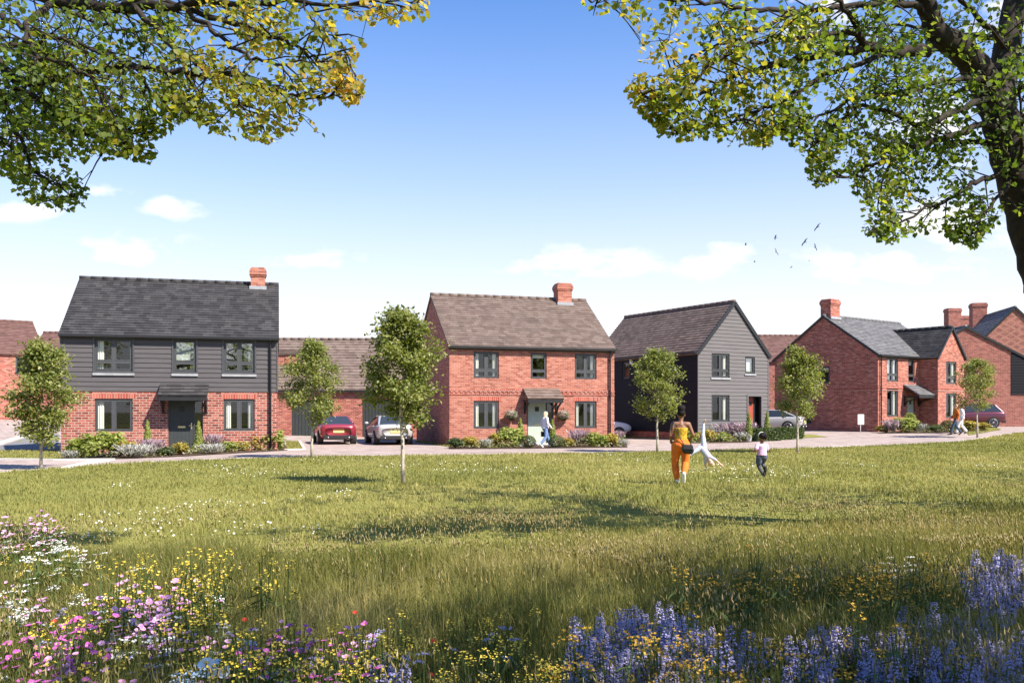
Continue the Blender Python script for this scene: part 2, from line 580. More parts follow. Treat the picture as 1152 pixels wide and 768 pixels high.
def m_ground(name, stops, s1, s2, rough=.9, bump=.4):
    nb = NB(name)
    b = nb.bsdf(rough, .1)
    o = objc(nb)
    f1 = nb.noise(o, s1, 5, .6); f2 = nb.noise(o, s2, 4, .6)
    ad = nb.n('ShaderNodeMath', operation='MULTIPLY_ADD'); ad.inputs[1].default_value = .5
    nb.l(f1, ad.inputs[0])
    h = nb.n('ShaderNodeMath', operation='MULTIPLY'); h.inputs[1].default_value = .5
    nb.l(f2, h.inputs[0]); nb.l(h.outputs[0], ad.inputs[2])
    nb.l(nb.ramp(ad.outputs[0], stops), b.inputs['Base Color'])
    nb.bump(f2, bump, .03, b)
    return nb.mat


M['lawn'] = m_ground('lawn_soil', [(.3, (.12, .125, .03)), (.5, (.19, .185, .045)), (.7, (.26, .225, .075))], .35, 14)
M['earth'] = m_ground('earth', [(.3, (.09, .1, .035)), (.7, (.16, .15, .06))], .2, 8)
M['tarmac'] = m_ground('tarmac', [(.3, (.14, .135, .14)), (.7, (.2, .195, .2))], .6, 60, .9, .2)


def m_paver(name, cols, mortar, bw, bh, ang=0.0):
    nb = NB(name)
    b = nb.bsdf(.85, .2)
    o = objc(nb)
    mp = nb.n('ShaderNodeMapping'); mp.inputs['Rotation'].default_value = (0, 0, ang)
    nb.l(o, mp.inputs[0])
    t = nb.n('ShaderNodeTexBrick')
    for k, v in (('Scale', 1), ('Mortar Size', .012), ('Bias', 0), ('Brick Width', bw), ('Row Height', bh)):
        t.inputs[k].default_value = v
    t.inputs['Color1'].default_value = (0, 0, 0, 1); t.inputs['Color2'].default_value = (1, 1, 1, 1); t.inputs['Mortar'].default_value = (.5, .5, .5, 1)
    nb.l(mp.outputs[0], t.inputs['Vector'])
    c = nb.ramp(t.outputs['Color'], [(i / (len(cols) - 1), k) for i, k in enumerate(cols)])
    f = nb.noise(o, .5, 5, .6)
    c = nb.mixc(.45, c, nb.ramp(f, [(.3, (.36, .36, .36)), (.7, (.66, .65, .64))]), 'OVERLAY')
    c = nb.mixc(t.outputs['Fac'], c, mortar)
    nb.l(c, b.inputs['Base Color'])
    inv = nb.n('ShaderNodeMath', operation='SUBTRACT'); inv.inputs[0].default_value = 1
    nb.l(t.outputs['Fac'], inv.inputs[1])
    nb.bump(inv.outputs[0], .3, .01, b)
    return nb.mat


M['paver'] = m_paver('block_paving', [(.27, .205, .18), (.34, .27, .24), (.4, .325, .295)], (.22, .18, .155), .42, .2, .25)
# ------------------------------------------------------------------ ground sheets
CREASE = [((.6, .8), 42), ((.6, .8), 66), ((-.5, .866), 50), ((-.5, .866), 70)]


def sheet(name, pts, off, mat, kind='structure', skirt=0.0):
    bm = bmesh.new()
    f = bm.faces.new([bm.verts.new((p[0], p[1], 0)) for p in pts])
    bm.normal_update()
    if f.normal.z < 0: f.normal_flip()
    bmesh.ops.triangulate(bm, faces=bm.faces[:])
    for (n, c) in CREASE:
        bmesh.ops.bisect_plane(bm, geom=bm.verts[:] + bm.edges[:] + bm.faces[:], plane_co=(n[0] * c, n[1] * c, 0), plane_no=(n[0], n[1], 0))
    for v in bm.verts: v.co.z = gz(v.co.x, v.co.y) + off
    if skirt:
        be = [e for e in bm.edges if len(e.link_faces) == 1]
        r = bmesh.ops.extrude_edge_only(bm, edges=be)
        for v in r['geom']:
            if isinstance(v, bmesh.types.BMVert): v.co.z -= skirt
        bmesh.ops.recalc_face_normals(bm, faces=bm.faces[:])
    me = bpy.data.meshes.new(name)
    bm.to_mesh(me); bm.free()
    me.materials.append(mat)
    o = bpy.data.objects.new(name, me)
    COL.objects.link(o)
    tag(o, kind=kind)
    return o


def gp(*pix): return [G(x, y) for x, y in pix]


sheet('ground', [(-1500, -1500), (1500, -1500), (1500, 1500), (-1500, 1500)], -.02, M['earth'])
# the lawn's far edge, left to right
EDGE = [(-60, 12), (-26, 17.0)] + [tuple(G(*p)[:2]) for p in ((0, 531.5), (60, 527), (124, 522), (194, 519), (264, 516), (399, 513), (576, 511), (670, 509.6), (740, 508.2), (800, 506.4), (863, 505), (981, 501.2), (1040, 498.6), (1078, 496.6), (1115, 491.5), (1150, 486.5))] + [(48, 72), (80, 92)]
EX = np.array([e[0] for e in EDGE]); EY = np.array([e[1] for e in EDGE])
sheet('lawn', EDGE[::-1] + [(-60, -40), (80, -40)], .012, M['lawn'], skirt=.05)
sheet('paved_road', EDGE + [(80, 130), (-60, 130)], .0, M['paver'])
# pale edging along the lawn
kb = MB()
for i in range(2, len(EDGE) - 3):
    a = Vector((*EDGE[i], gz(*EDGE[i]) + .004)); b = Vector((*EDGE[i + 1], gz(*EDGE[i + 1]) + .004))
    n = Vector((-(b - a).y, (b - a).x, 0)).normalized() * .12
    kb.hexa([a - Vector((0, 0, .05)), b - Vector((0, 0, .05)), b + n - Vector((0, 0, .05)), a + n - Vector((0, 0, .05)), a + Vector((0, 0, .012)), b + Vector((0, 0, .012)), b + n + Vector((0, 0, .012)), a + n + Vector((0, 0, .012))])
tag(kb.build('lawn_kerb', M['stone']), kind='structure')


def kerb(name, pix, w=.14, h=.06):
    k = MB()
    P = gp(*pix)
    for a, b in zip(P[:-1], P[1:]):
        n = Vector((-(b - a).y, (b - a).x, 0)).normalized() * w
        lo = Vector((0, 0, -.04)); hi = Vector((0, 0, h))
        k.hexa([a + lo, b + lo, b + n + lo, a + n + lo, a + hi, b + hi, b + n + hi, a + n + hi])
    return tag(k.build(name, M['stone']), kind='structure')


# left side: verge, tarmac parking bay, pale strip, kerbs
sheet('verge', gp((-60, 516), (96, 517), (70, 506.5), (-60, 506.5)), .012, M['lawn'])
kerb('kerb', ((-60, 517), (0, 517.2), (60, 518), (128, 517.6)))
kerb('kerb', ((78, 527.4), (104, 521.2), (124, 518.2)), .3, .05)
sheet('tarmac_bay', gp((-60, 506), (66, 506), (66, 488), (44, 487), (0, 501), (-60, 506)), .008, M['tarmac'])
kerb('kerb', ((-60, 506), (0, 500), (44, 486.5), (66, 484.5)), .42, .03)
sheet('verge', gp((322, 505.5), (343, 505), (337, 496.5), (322, 496)), .02, M['lawn'])
kerb('kerb', ((320, 506.2), (344, 505.6), (338, 496.2)), .12, .05)
sheet('verge', gp((466, 497), (505, 502.6), (520, 500.5), (480, 494)), .012, M['lawn'])
sheet('verge', gp((700, 492.5), (770, 494.3), (770, 490), (700, 489)), .012, M['lawn'])
sheet('verge', gp((905, 492.6), (932, 491.4), (912, 488.4), (896, 489)), .012, M['lawn'])
sheet('verge', gp((1090, 489.6), (1126, 483.4), (1118, 481), (1085, 484)), .016, M['lawn'])
sheet('planting_bed', gp((72, 517), (140, 516), (200, 513.6), (324, 506.4), (318, 495), (200, 500), (68, 508)), .02, M['soil'])
sheet('planting_bed', gp((505, 505), (606, 504.4), (706, 503.2), (704, 494), (606, 496.6), (505, 500)), .02, M['soil'])
sheet('planting_bed', gp((764, 498.6), (836, 497.8), (884, 494), (904, 492.8), (896, 486), (790, 493)), .02, M['soil'])
sheet('planting_bed', gp((986, 487.4), (1060, 487.2), (1112, 484.6), (1106, 480), (1040, 482)), .02, M['soil'])


# ------------------------------------------------------------------ house kit
class Frame:
    """a wall plane: u along it (seen from outside left to right), o outward, z up"""

    def __init__(self, p, t):
        self.p = p; self.t = t

    def __call__(self, u, o, z):
        return (self.p[0] + self.t[0] * u + self.t[1] * o, self.p[1] + self.t[1] * u - self.t[0] * o, z)


def wall_face(mb, F, L, z0, z1, ops, reveal=.1, u_start=0.0):
    us = sorted({u_start, L, *[o[0] for o in ops], *[o[1] for o in ops]})
    zs = sorted({z0, z1, *[o[2] for o in ops if z0 < o[2] < z1], *[o[3] for o in ops if z0 < o[3] < z1]})
    for ua, ub in zip(us[:-1], us[1:]):
        for za, zb in zip(zs[:-1], zs[1:]):
            uc, zc = (ua + ub) / 2, (za + zb) / 2
            if any(o[0] < uc < o[1] and o[2] < zc < o[3] for o in ops): continue
            mb.poly([F(ua, 0, za), F(ub, 0, za), F(ub, 0, zb), F(ua, 0, zb)])
    for u0, u1, a, b in ops:
        mb.poly([F(u0, 0, a), F(u0, 0, b), F(u0, -reveal, b), F(u0, -reveal, a)])
        mb.poly([F(u1, 0, b), F(u1, 0, a), F(u1, -reveal, a), F(u1, -reveal, b)])
        mb.poly([F(u0, 0, b), F(u1, 0, b), F(u1, -reveal, b), F(u0, -reveal, b)])
        mb.poly([F(u1, 0, a), F(u0, 0, a), F(u0, -reveal, a), F(u1, -reveal, a)])


def boards(mb, F, uL, uR, z0, z1, ops, ex=.19, o_lo=.034, o_hi=.01):
    """weatherboarding as real overlapping boards; uL, uR give the wall's edges at a height"""
    z = z0
    while z < z1 - .02:
        zt = min(z + ex, z1)
        cuts = sorted({z, zt, *[o[2] for o in ops if z < o[2] < zt], *[o[3] for o in ops if z < o[3] < zt]})
        for za, zb in zip(cuts[:-1], cuts[1:]):
            zc = (za + zb) / 2
            oa = o_lo + (o_hi - o_lo) * (za - z) / ex; ob = o_lo + (o_hi - o_lo) * (zb - z) / ex
            cut = sorted([(o[0], o[1]) for o in ops if o[2] < zc < o[3]])
            segs = []; s = None
            cur = 'L'
            for c0, c1 in cut:
                segs.append((cur, c0)); cur = c1
            segs.append((cur, 'R'))
            for a, b in segs:
                a0, a1 = (uL(za), uL(zb)) if a == 'L' else (a, a)
                b0, b1 = (uR(za), uR(zb)) if b == 'R' else (b, b)
                if b0 - a0 < .01: continue
                mb.poly([F(a0, oa, za), F(b0, oa, za), F(b1, ob, zb), F(a1, ob, zb)])
                if za == z: mb.poly([F(a0, 0, za), F(b0, 0, za), F(b0, oa, za), F(a0, oa, za)])
        z = zt


def window(root, F, u0, u1, z0, z1, style='2', curtain='LR', frame='grey_frame', sill=None, setb=.05, trans=False, glass='glass', blind=0.0, surround=0.0, lintel=None, out=0.0):
    """style: lights across; trans: a transom low in each light"""
    fm = M[frame]
    f = MB()
    w = .06
    oa, ob = -setb - .07 + out, -setb + out
    f.fbox(F, u0 + .002, u0 + w, oa, ob, z0 + .002, z1 - .002); f.fbox(F, u1 - w, u1 - .002, oa, ob, z0 + .002, z1 - .002)
    f.fbox(F, u0 + w, u1 - w, oa, ob, z0 + .002, z0 + w); f.fbox(F, u0 + w, u1 - w, oa, ob, z1 - w, z1 - .002)
    n = int(style)
    edges = [u0 + w + (u1 - u0 - 2 * w) * i / n for i in range(n + 1)]
    for e in edges[1:-1]: f.fbox(F, e - .045, e + .045, oa, ob + .006, z0 + w, z1 - w)
    zt = z0 + (z1 - z0) * .3
    for a, b in zip(edges[:-1], edges[1:]):
        a2 = a + (.045 if a != edges[0] else 0); b2 = b - (.045 if b != edges[-1] else 0)
        s = .045
        c0, c1 = oa + .012, ob + .012
        lights = [(z0 + w, z1 - w)] if not trans else [(z0 + w, zt - .03), (zt + .03, z1 - w)]
        if trans: f.fbox(F, a2, b2, oa, ob + .004, zt - .03, zt + .03)
        for za, zb in lights:
            f.fbox(F, a2 + .001, a2 + s, c0, c1, za + .001, zb - .001); f.fbox(F, b2 - s, b2 - .001, c0, c1, za + .001, zb - .001)
            f.fbox(F, a2 + s, b2 - s, c0, c1, za + .001, za + s); f.fbox(F, a2 + s, b2 - s, c0, c1, zb - s, zb - .001)
    if surround:
        s = surround
        f.fbox(F, u0 - s, u0, .0, .05, z0 - s, z1 + s); f.fbox(F, u1, u1 + s, .0, .05, z0 - s, z1 + s)
        f.fbox(F, u0, u1, .0, .05, z1, z1 + s); f.fbox(F, u0, u1, .0, .05, z0 - s, z0)
    fo = f.build('window', fm, root)
    p = MB()
    og = -setb - .04 + out
    p.poly([F(u0 + w, og, z0 + w), F(u1 - w, og, z0 + w), F(u1 - w, og, z1 - w), F(u0 + w, og, z1 - w)])
    p.build('pane', M[glass], fo)
    L = u1 - u0
    for side in curtain:
        c = MB()
        wd = L * (.2 if n > 1 else .24)
        a = u0 + .03 if side == 'L' else u1 - .03 - wd
        k = 10
        for i in range(k):
            ua, ub = a + wd * i / k, a + wd * (i + 1) / k
            da = -.16 - .025 * math.sin(i * 1.9 + L); db = -.16 - .025 * math.sin((i + 1) * 1.9 + L)
            c.poly([F(ua, da, z0 - .1), F(ub, db, z0 - .1), F(ub, db, z1 + .02), F(ua, da, z1 + .02)], smooth=True)
        c.build('curtain', M['curtain'], fo)
    if blind:
        b = MB(); b.fbox(F, u0 + .03, u1 - .03, -.2, -.19, z1 - (z1 - z0) * blind, z1 - .01)
        b.build('blind', M['blind'], fo)
    if sill:
        s = MB(); s.fbox(F, u0 - .07, u1 + .07, -.05, .075, z0 - .1 - surround, z0 - .005 - surround)
        s.build('sill', M[sill], fo)
    if lintel:
        s = MB(); s.fbox(F, u0 - .1, u1 + .1, -.02, .006, z1 + .003, z1 + .263)
        s.build('lintel', M[lintel], fo)
    return fo


def slope(mb, A, B, A2, B2, gauge=.2, t=.09, m=0):
    """a roof slope as stepped tile courses: eaves A->B, ridge A2->B2 (A, A2 left seen from outside)"""
    A, B, A2, B2 = map(Vector, (A, B, A2, B2))
    n = (B - A).cross(A2 - A).normalized()
    ln = ((A2 - A).length + (B2 - B).length) / 2
    k = max(int(ln / gauge), 2)
    rnd = random.Random(int(abs(A.x * 100) + abs(A.y * 31)))
    for i in range(k):
        a, b = A.lerp(A2, i / k), B.lerp(B2, i / k)
        a2, b2 = A.lerp(A2, (i + 1) / k), B.lerp(B2, (i + 1) / k)
        h = n * (.034 + rnd.uniform(-.004, .004)); hl = n * .006
        mb.poly([a + h, b + h, b2 + hl, a2 + hl], m)
        mb.poly([a - n * .02, b - n * .02, b + h, a + h], m)
        mb.poly([a - n * .02, a + h, a2 + hl, a2 - n * .02], m); mb.poly([b + h, b - n * .02, b2 - n * .02, b2 + hl], m)
    d = n * t
    mb.poly([B - d, A - d, A2 - d, B2 - d], m)
    mb.poly([A - d, B - d, B - n * .02, A - n * .02], m); mb.poly([A2 - d, A - d, A - n * .02, A2 - n * .02], m); mb.poly([B - d, B2 - d, B2 - n * .02, B - n * .02], m)


def ridge_tiles(mb, a, b, m=0, r=.11):
    a, b = Vector(a), Vector(b)
    L = (b - a).length; k = max(int(L / .45), 1)
    for i in range(k):
        p, q = a.lerp(b, i / k), a.lerp(b, (i + .985) / k)
        mb.tube([p, q], [r, r * .93], 10, m)


def gable_roof_x(root, W, D, ze, zr, mat, ov=.16, vo=.07, x0=0.0, split=.5, gauge=.2):
    """ridge along local x; returns the roof object"""
    mb = MB()
    yr = D * split
    pf = (zr - ze) / yr; pb = (zr - ze) / (D - yr)
    a = (x0 - vo, -ov, ze - ov * pf); b = (W + vo, -ov, ze - ov * pf)
    slope(mb, a, b, (x0 - vo, yr, zr), (W + vo, yr, zr), gauge)
    slope(mb, (W + vo, D + ov, ze - ov * pb), (x0 - vo, D + ov, ze - ov * pb), (W + vo, yr, zr), (x0 - vo, yr, zr), gauge)
    ridge_tiles(mb, (x0 - vo, yr, zr + .01), (W + vo, yr, zr + .01))
    return mb.build('roof', mat, root)


def gable_roof_y(root, W, D, ze, zr, mat, ov=.16, vo=.07, gauge=.2, split=.5, y0=0.0):
    """ridge along local y, gable to the front"""
    mb = MB()
    xr = W * split
    pl = (zr - ze) / xr; pr = (zr - ze) / (W - xr)
    slope(mb, (-ov, D + vo, ze - ov * pl), (-ov, y0 - vo, ze - ov * pl), (xr, D + vo, zr), (xr, y0 - vo, zr), gauge)
    slope(mb, (W + ov, y0 - vo, ze - ov * pr), (W + ov, D + vo, ze - ov * pr), (xr, y0 - vo, zr), (xr, D + vo, zr), gauge)
    ridge_tiles(mb, (xr, y0 - vo, zr + .01), (xr, D + vo, zr + .01))
    return mb.build('roof', mat, root)


def chimney(roof, x, y, z0, z1, wx, wy, mat, pots=0):
    mb = MB()
    hx, hy = wx / 2, wy / 2
    mb.box(x - hx, x + hx, y - hy, y + hy, z0, z1 - .42)
    for i, (g, a, b) in enumerate(((.03, .42, .33), (.06, .33, .15), (.03, .15, .07), (-.02, .07, 0))):
        mb.box(x - hx - g, x + hx + g, y - hy - g, y + hy + g, z1 - a, z1 - b)
    o = mb.build('chimney', mat, roof)
    return o


def flashing(ch, x, y, zl, wx, wy):
    """lead apron round the foot of a chimney on the front slope"""
    mb = MB()
    hx, hy = wx / 2 + .06, wy / 2 + .09
    mb.box(x - hx, x + hx, y - hy, y - hy + .12, zl - .1, zl + .06)
    mb.build('flashing', M['lead'], ch)


def downpipe(root, F, u, z0, z1, mat):
    mb = MB()
    mb.tube([F(u, .09, z0), F(u, .09, z1 - .25), F(u, .14, z1 - .1), F(u, .2, z1)], .042, 8)
    for z in (z0 + .4, (z0 + z1) / 2, z1 - .5): mb.fbox(F, u - .06, u + .06, .0, .09, z - .02, z + .02)
    return mb.build('downpipe', mat, root)


def gutter(root, F, u0, u1, z, mat, o=.2):
    mb = MB()
    mb.fbox(F, u0, u1, o - .06, o + .06, z - .05, z + .05)
    mb.fbox(F, u0, u1, .008, .03, z - .14, z + .05)
    return mb.build('gutter', mat, root)


def door(root, F, u0, u1, z0, z1, mat, side=.32, frame='dark_frame', setb=.06, plate=True):
    """boarded front door with a small light, letter plate, handle and one side light"""
    f = MB()
    w = .055
    oa, ob = -setb - .07, -setb
    f.fbox(F, u0, u0 + w, oa, ob, z0, z1); f.fbox(F, u1 - w, u1, oa, ob, z0, z1); f.fbox(F, u0 + w, u1 - w, oa, ob, z1 - w, z1)
    us = u1 - side
    if side: f.fbox(F, us - w, us, oa, ob, z0, z1 - w); f.fbox(F, us, u1 - w, oa, ob, z0, z0 + w)
    fo = f.build('door_frame', M[frame], root)
    d = MB()
    a, b = u0 + w + .003, (us - w if side else u1 - w) - .003
    k = 6
    for i in range(k):
        x0 = a + (b - a) * i / k; x1 = a + (b - a) * (i + 1) / k
        d.fbox(F, x0 + .006, x1 - .006, ob - .06, ob - .012, z0 + .02, z1 - w - .005)
    d.fbox(F, a, b, ob - .058, ob - .02, z0 + .02, z1 - w - .005)
    do = d.build('door', mat, root)
    c = (a + b) / 2
    g = MB(); g.fbox(F, c - .1, c + .1, ob - .012, ob - .004, z1 - .52, z1 - .3)
    g.build('door_light', M['black'], do)
    if plate:
        g = MB(); g.fbox(F, c - .14, c + .14, ob - .012, ob + .004, z0 + .95, z0 + 1.02); g.build('letter_plate', M['brass'], do)
        g = MB(); g.fbox(F, b - .09, b - .05, ob - .012, ob + .004, z0 + .9, z0 + 1.15); g.fbox(F, b - .16, b - .05, ob + .004, ob + .03, z0 + 1.02, z0 + 1.05)
        g.build('handle', M['brass'], do)
    if side:
        g = MB(); g.poly([F(us, ob - .04, z0 + w), F(u1 - w, ob - .04, z0 + w), F(u1 - w, ob - .04, z1 - w), F(us, ob - .04, z1 - w)])
        g.build('side_light', M['glass'], fo)
    s = MB(); s.fbox(F, u0 - .15, u1 + .15, .003, .75, -.1, .08)
    s.build('doorstep', M['stone'], root)
    return do


def canopy(root, F, u0, u1, z0, z1, out, mat, trim='black'):
    """lean-to tiled porch hood on two brackets"""
    mb = MB()
    A, B = F(u0, out, z0), F(u1, out, z0)
    slope(mb, A, B, F(u0, .004, z1), F(u1, .004, z1), .2, .07)
    c = mb.build('canopy', mat, root)
    f = MB()
    f.fbox(F, u0 + .02, u1 - .02, out - .09, out - .03, z0 - .2, z0 - .06)
    f.fbox(F, u0 + .04, u0 + .1, .01, out - .09, z0 - .17, z0 - .08); f.fbox(F, u1 - .1, u1 - .04, .01, out - .09, z0 - .17, z0 - .08)
    f.build('fascia', M[trim], c)
    for u in (u0 + .1, u1 - .1):
        b = MB()
        b.fbox(F, u - .04, u + .04, .004, .07, z0 - .72, z0 - .17)
        P = [Vector(F(u, .06, z0 - .66)), Vector(F(u, .2, z0 - .42)), Vector(F(u, out - .16, z0 - .2))]
        for p, q in zip(P[:-1], P[1:]): b.bar(p, q, .07, .07)
        b.build('bracket', M[trim], c)
    return c


def house_root(name, px_d, ang, label, cat='house'):
    x, y = px_d
    r = empty(name, (x, y, gz(x, y)), R(ang), label, cat)
    return r


def fr(W, D):
    return Frame((0, 0), (1, 0)), Frame((W, 0), (0, 1)), Frame((W, D), (-1, 0)), Frame((0, D), (0, -1))


def tri(mb, F, L, ze, zr, apex=.5):
    mb.poly([F(0, 0, ze), F(L, 0, ze), F(L * apex, 0, zr)])


# ------------------------------------------------------------------ house with grey boarding above brick (left)
def grey_clad_house():
    W, D, ze, zr, zc = 8.2, 7.6, 4.72, 7.36, 2.42
    r = house_root('detached_house', (-17.66, 35.5), 14.5, 'detached brick house with grey boarded upper storey, black roof and charcoal door')
    Ff, Fr, Fb, Fl = fr(W, D)
    low = [(1.22, 2.62, .82, 2.12), (3.95, 5.28, -.3, 2.12), (6.08, 7.3, .82, 2.12)]
    up = [(1.22, 2.62, 3.2, 4.5), (4.15, 5.02, 3.2, 4.5), (6.08, 7.3, 3.2, 4.5)]
    w = MB()
    wall_face(w, Ff, W, -.3, zc, low); wall_face(w, Fr, D, -.3, zc, []); wall_face(w, Fb, W, -.3, ze, []); wall_face(w, Fl, D, -.3, zc, [])
    w.build('wall', M['brick_red'], r)
    u = MB()
    wall_face(u, Ff, W, zc, ze, up, .08)
    for F in (Fr, Fl):
        wall_face(u, F, D, zc, ze, []); tri(u, F, D, ze, zr)
    tri(u, Fb, 0, ze, zr)
    boards(u, Ff, lambda z: 0, lambda z: W, zc, ze, up)
    sl = (zr - ze) / (D / 2)
    for F in (Fr, Fl): boards(u, F, lambda z: max(0, (z - ze) / sl), lambda z: D - max(0, (z - ze) / sl), zc, zr - .1, [])
    for x in (-.03, W - .03): u.box(x, x + .06, -.045, .0, zc, ze - .02)
    u.build('cladding', M['clad_grey'], r)
    roof = gable_roof_x(r, W, D, ze, zr, M['tile_black'])
    c = chimney(roof, 7.36, 3.75, 6.8, 8.08, .62, .62, M['brick_orange']); flashing(c, 7.36, 3.75, 7.17, .62, .62)
    for o in low[:1] + low[2:]: window(r, Ff, *o, curtain='L' if o[0] < 3 else 'LR', lintel='soldier')
    for i, o in enumerate(up):
        window(r, Ff, *o, style='1' if i == 1 else '2', curtain='L' if i == 0 else 'R', trans=True, sill='sill', surround=.06, setb=.03, glass='glass' if i == 0 else 'glass_sky', blind=0.62 if i == 1 else 0)  # middle window's white blind is put in for the sky reflected there
    door(r, Ff, 3.95, 5.28, 0, 2.12, M['door_black'])
    canopy(r, Ff, 3.66, 5.5, 2.24, 2.74, .85, M['tile_black'])
    gutter(r, Ff, -.05, W + .05, ze - .12, M['black'])
    downpipe(r, Ff, W - .28, 0, ze - .1, M['black'])
    return r


grey_clad_house()


# ------------------------------------------------------------------ brick house in the middle
def brick_house():
    W, D, ze, zr = 8.4, 7.9, 4.76, 7.58
    r = house_root('detached_house', (-2.94, 42.6), 17.2, 'detached orange brick house with brown roof and sage green front door')
    Ff, Fr, Fb, Fl = fr(W, D)
    low = [(1.18, 2.42, .8, 2.12), (3.85, 5.2, -.3, 2.14), (6.3, 7.45, .8, 2.12)]
    up = [(1.18, 2.42, 3.2, 4.46), (4.02, 4.84, 3.2, 4.46), (6.3, 7.45, 3.2, 4.46)]
    w = MB()
    wall_face(w, Ff, W, -.3, ze, low + up)
    wall_face(w, Fb, W, -.3, ze, [])
    for F in (Fr, Fl): wall_face(w, F, D, -.3, ze, []); tri(w, F, D, ze, zr)
    w.build('wall', M['brick_orange'], r)
    s = MB()
    for F, L in ((Ff, W), (Fr, D), (Fl, D)):
        s.fbox(F, .0, L, .001, .03, 2.58, 2.66); s.fbox(F, .0, L, .001, .03, 2.40, 2.45)
        k = int(L / .23)
        for i in range(k): s.fbox(F, (i + .25) * L / k, (i + .75) * L / k, .001, .028, 2.5, 2.575)
    for i in range(36): s.fbox(Ff, (i + .25) * W / 36, (i + .75) * W / 36, .001, .028, 4.55, 4.63)
    s.build('string_course', M['soldier'], r)
    roof = gable_roof_x(r, W, D, ze, zr, M['tile_brown'])
    c = chimney(roof, 7.1, 3.85, 7.0, 8.42, .78, .7, M['brick_orange']); flashing(c, 7.1, 3.85, 7.33, .78, .7)
    for o in low[:1] + low[2:]: window(r, Ff, *o, curtain='LR', frame='grey_frame', lintel='soldier')
    for i, o in enumerate(up): window(r, Ff, *o, style='1' if i == 1 else '2', curtain='' if i == 1 else ('LR' if i == 0 else 'R'), trans=True, frame='grey_frame', blind=.2 if i == 1 else 0)
    door(r, Ff, 3.85, 5.2, 0, 2.14, M['door_sage'])
    canopy(r, Ff, 3.62, 5.44, 2.22, 2.74, .8, M['tile_brown'])
    gutter(r, Ff, -.05, W + .05, ze - .1, M['black'])
    downpipe(r, Ff, W - .26, 0, ze - .1, M['black'])
    return r


brick_house()


# ------------------------------------------------------------------ dark boarded house
def boarded_house():
    W, D, ze, zr, zp = 5.3, 9.6, 4.8, 7.62, .42
    r = house_root('detached_house', (9.99, 48.75), 31, 'fully boarded narrow house with light grey gable, dark side wall and red door')
    Ff, Fr, Fb, Fl = fr(W, D)
    ops = [(.98, 2.3, 1.0, 2.45), (3.72, 4.72, -.3, 2.4), (.98, 2.3, 3.4, 4.72), (3.5, 4.24, 3.66, 4.62)]
    w = MB()
    for F, L in ((Ff, W), (Fr, D), (Fb, W), (Fl, D)): wall_face(w, F, L, -.4, zp, [o for o in ops if o[2] < 0] if F is Ff else [])
    w.build('wall', M['brick_deep'], r)
    sl = (zr - ze) / (W / 2)
    u = MB()
    wall_face(u, Ff, W, zp, ze, ops); tri(u, Ff, W, ze, zr); tri(u, Fb, W, ze, zr)
    boards(u, Ff, lambda z: max(0, (z - ze) / sl), lambda z: W - max(0, (z - ze) / sl), zp, zr - .1, ops, .2)
    for x in (-.03, W - .03): u.box(x, x + .06, -.045, .0, zp, ze)
    wall_face(u, Fr, D, zp, ze, []); wall_face(u, Fb, W, zp, ze, [])
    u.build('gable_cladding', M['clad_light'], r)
    s = MB()
    so = [(D - 3.9 - 1.5, D - 3.9 - .9, 3.5, 4.45)]
    so = [(3.1, 3.75, 3.5, 4.5)]
    wall_face(s, Fl, D, zp, ze, so)
    boards(s, Fl, lambda z: 0, lambda z: D, zp, ze, so, .2)
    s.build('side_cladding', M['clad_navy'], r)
    roof = gable_roof_y(r, W, D, ze, zr, M['tile_brown'], ov=.12)
    b = MB()
    for xa, xb in ((-.14, W / 2), (W + .14, W / 2)):
        za = ze - .14 * sl
        b.bar((xa, -.085, za - .06), (xb, -.085, zr - .06), .05, .2)
    b.build('bargeboard', M['black'], r)
    for i, o in enumerate(ops):
        if i == 1: continue
        window(r, Ff, *o, style='1' if i == 3 else '2', curtain='' if i == 3 else 'R', trans=i == 2, frame='dark_frame', sill='sill' if i > 1 else None, setb=.03, glass='glass_sky' if i == 3 else 'glass', blind=.9 if i == 3 else 0)
    window(r, Fl, *so[0], style='1', curtain='', frame='dark_frame', setb=.03)
    dp = MB(); dp.fbox(Ff, 3.72, 3.98, -.36, -.3, 0, 2.4); dp.fbox(Ff, 4.5, 4.72, -.36, -.3, 0, 2.4); dp.build('recess_shade_panel', M['black'], r)  # black panels put in for the shade inside the deep door recess
    door(r, Ff, 3.98, 4.5, 0, 2.4, M['door_red'], side=0, setb=.3)
    p = MB()
    p.fbox(Ff, 3.62, 3.72, .0, .06, 0, 2.5); p.fbox(Ff, 4.72, 4.82, .0, .06, 0, 2.5); p.fbox(Ff, 3.72, 4.72, .0, .06, 2.4, 2.5)
    p.build('door_surround', M['clad_light'], r)
    l = MB(); l.fbox(Fl, 3.95, 4.1, .04, .16, 4.35, 4.55); l.build('wall_lamp', M['white'], r)
    gutter(r, Fl, 0, D, ze - .08, M['black'], .16)


boarded_house()


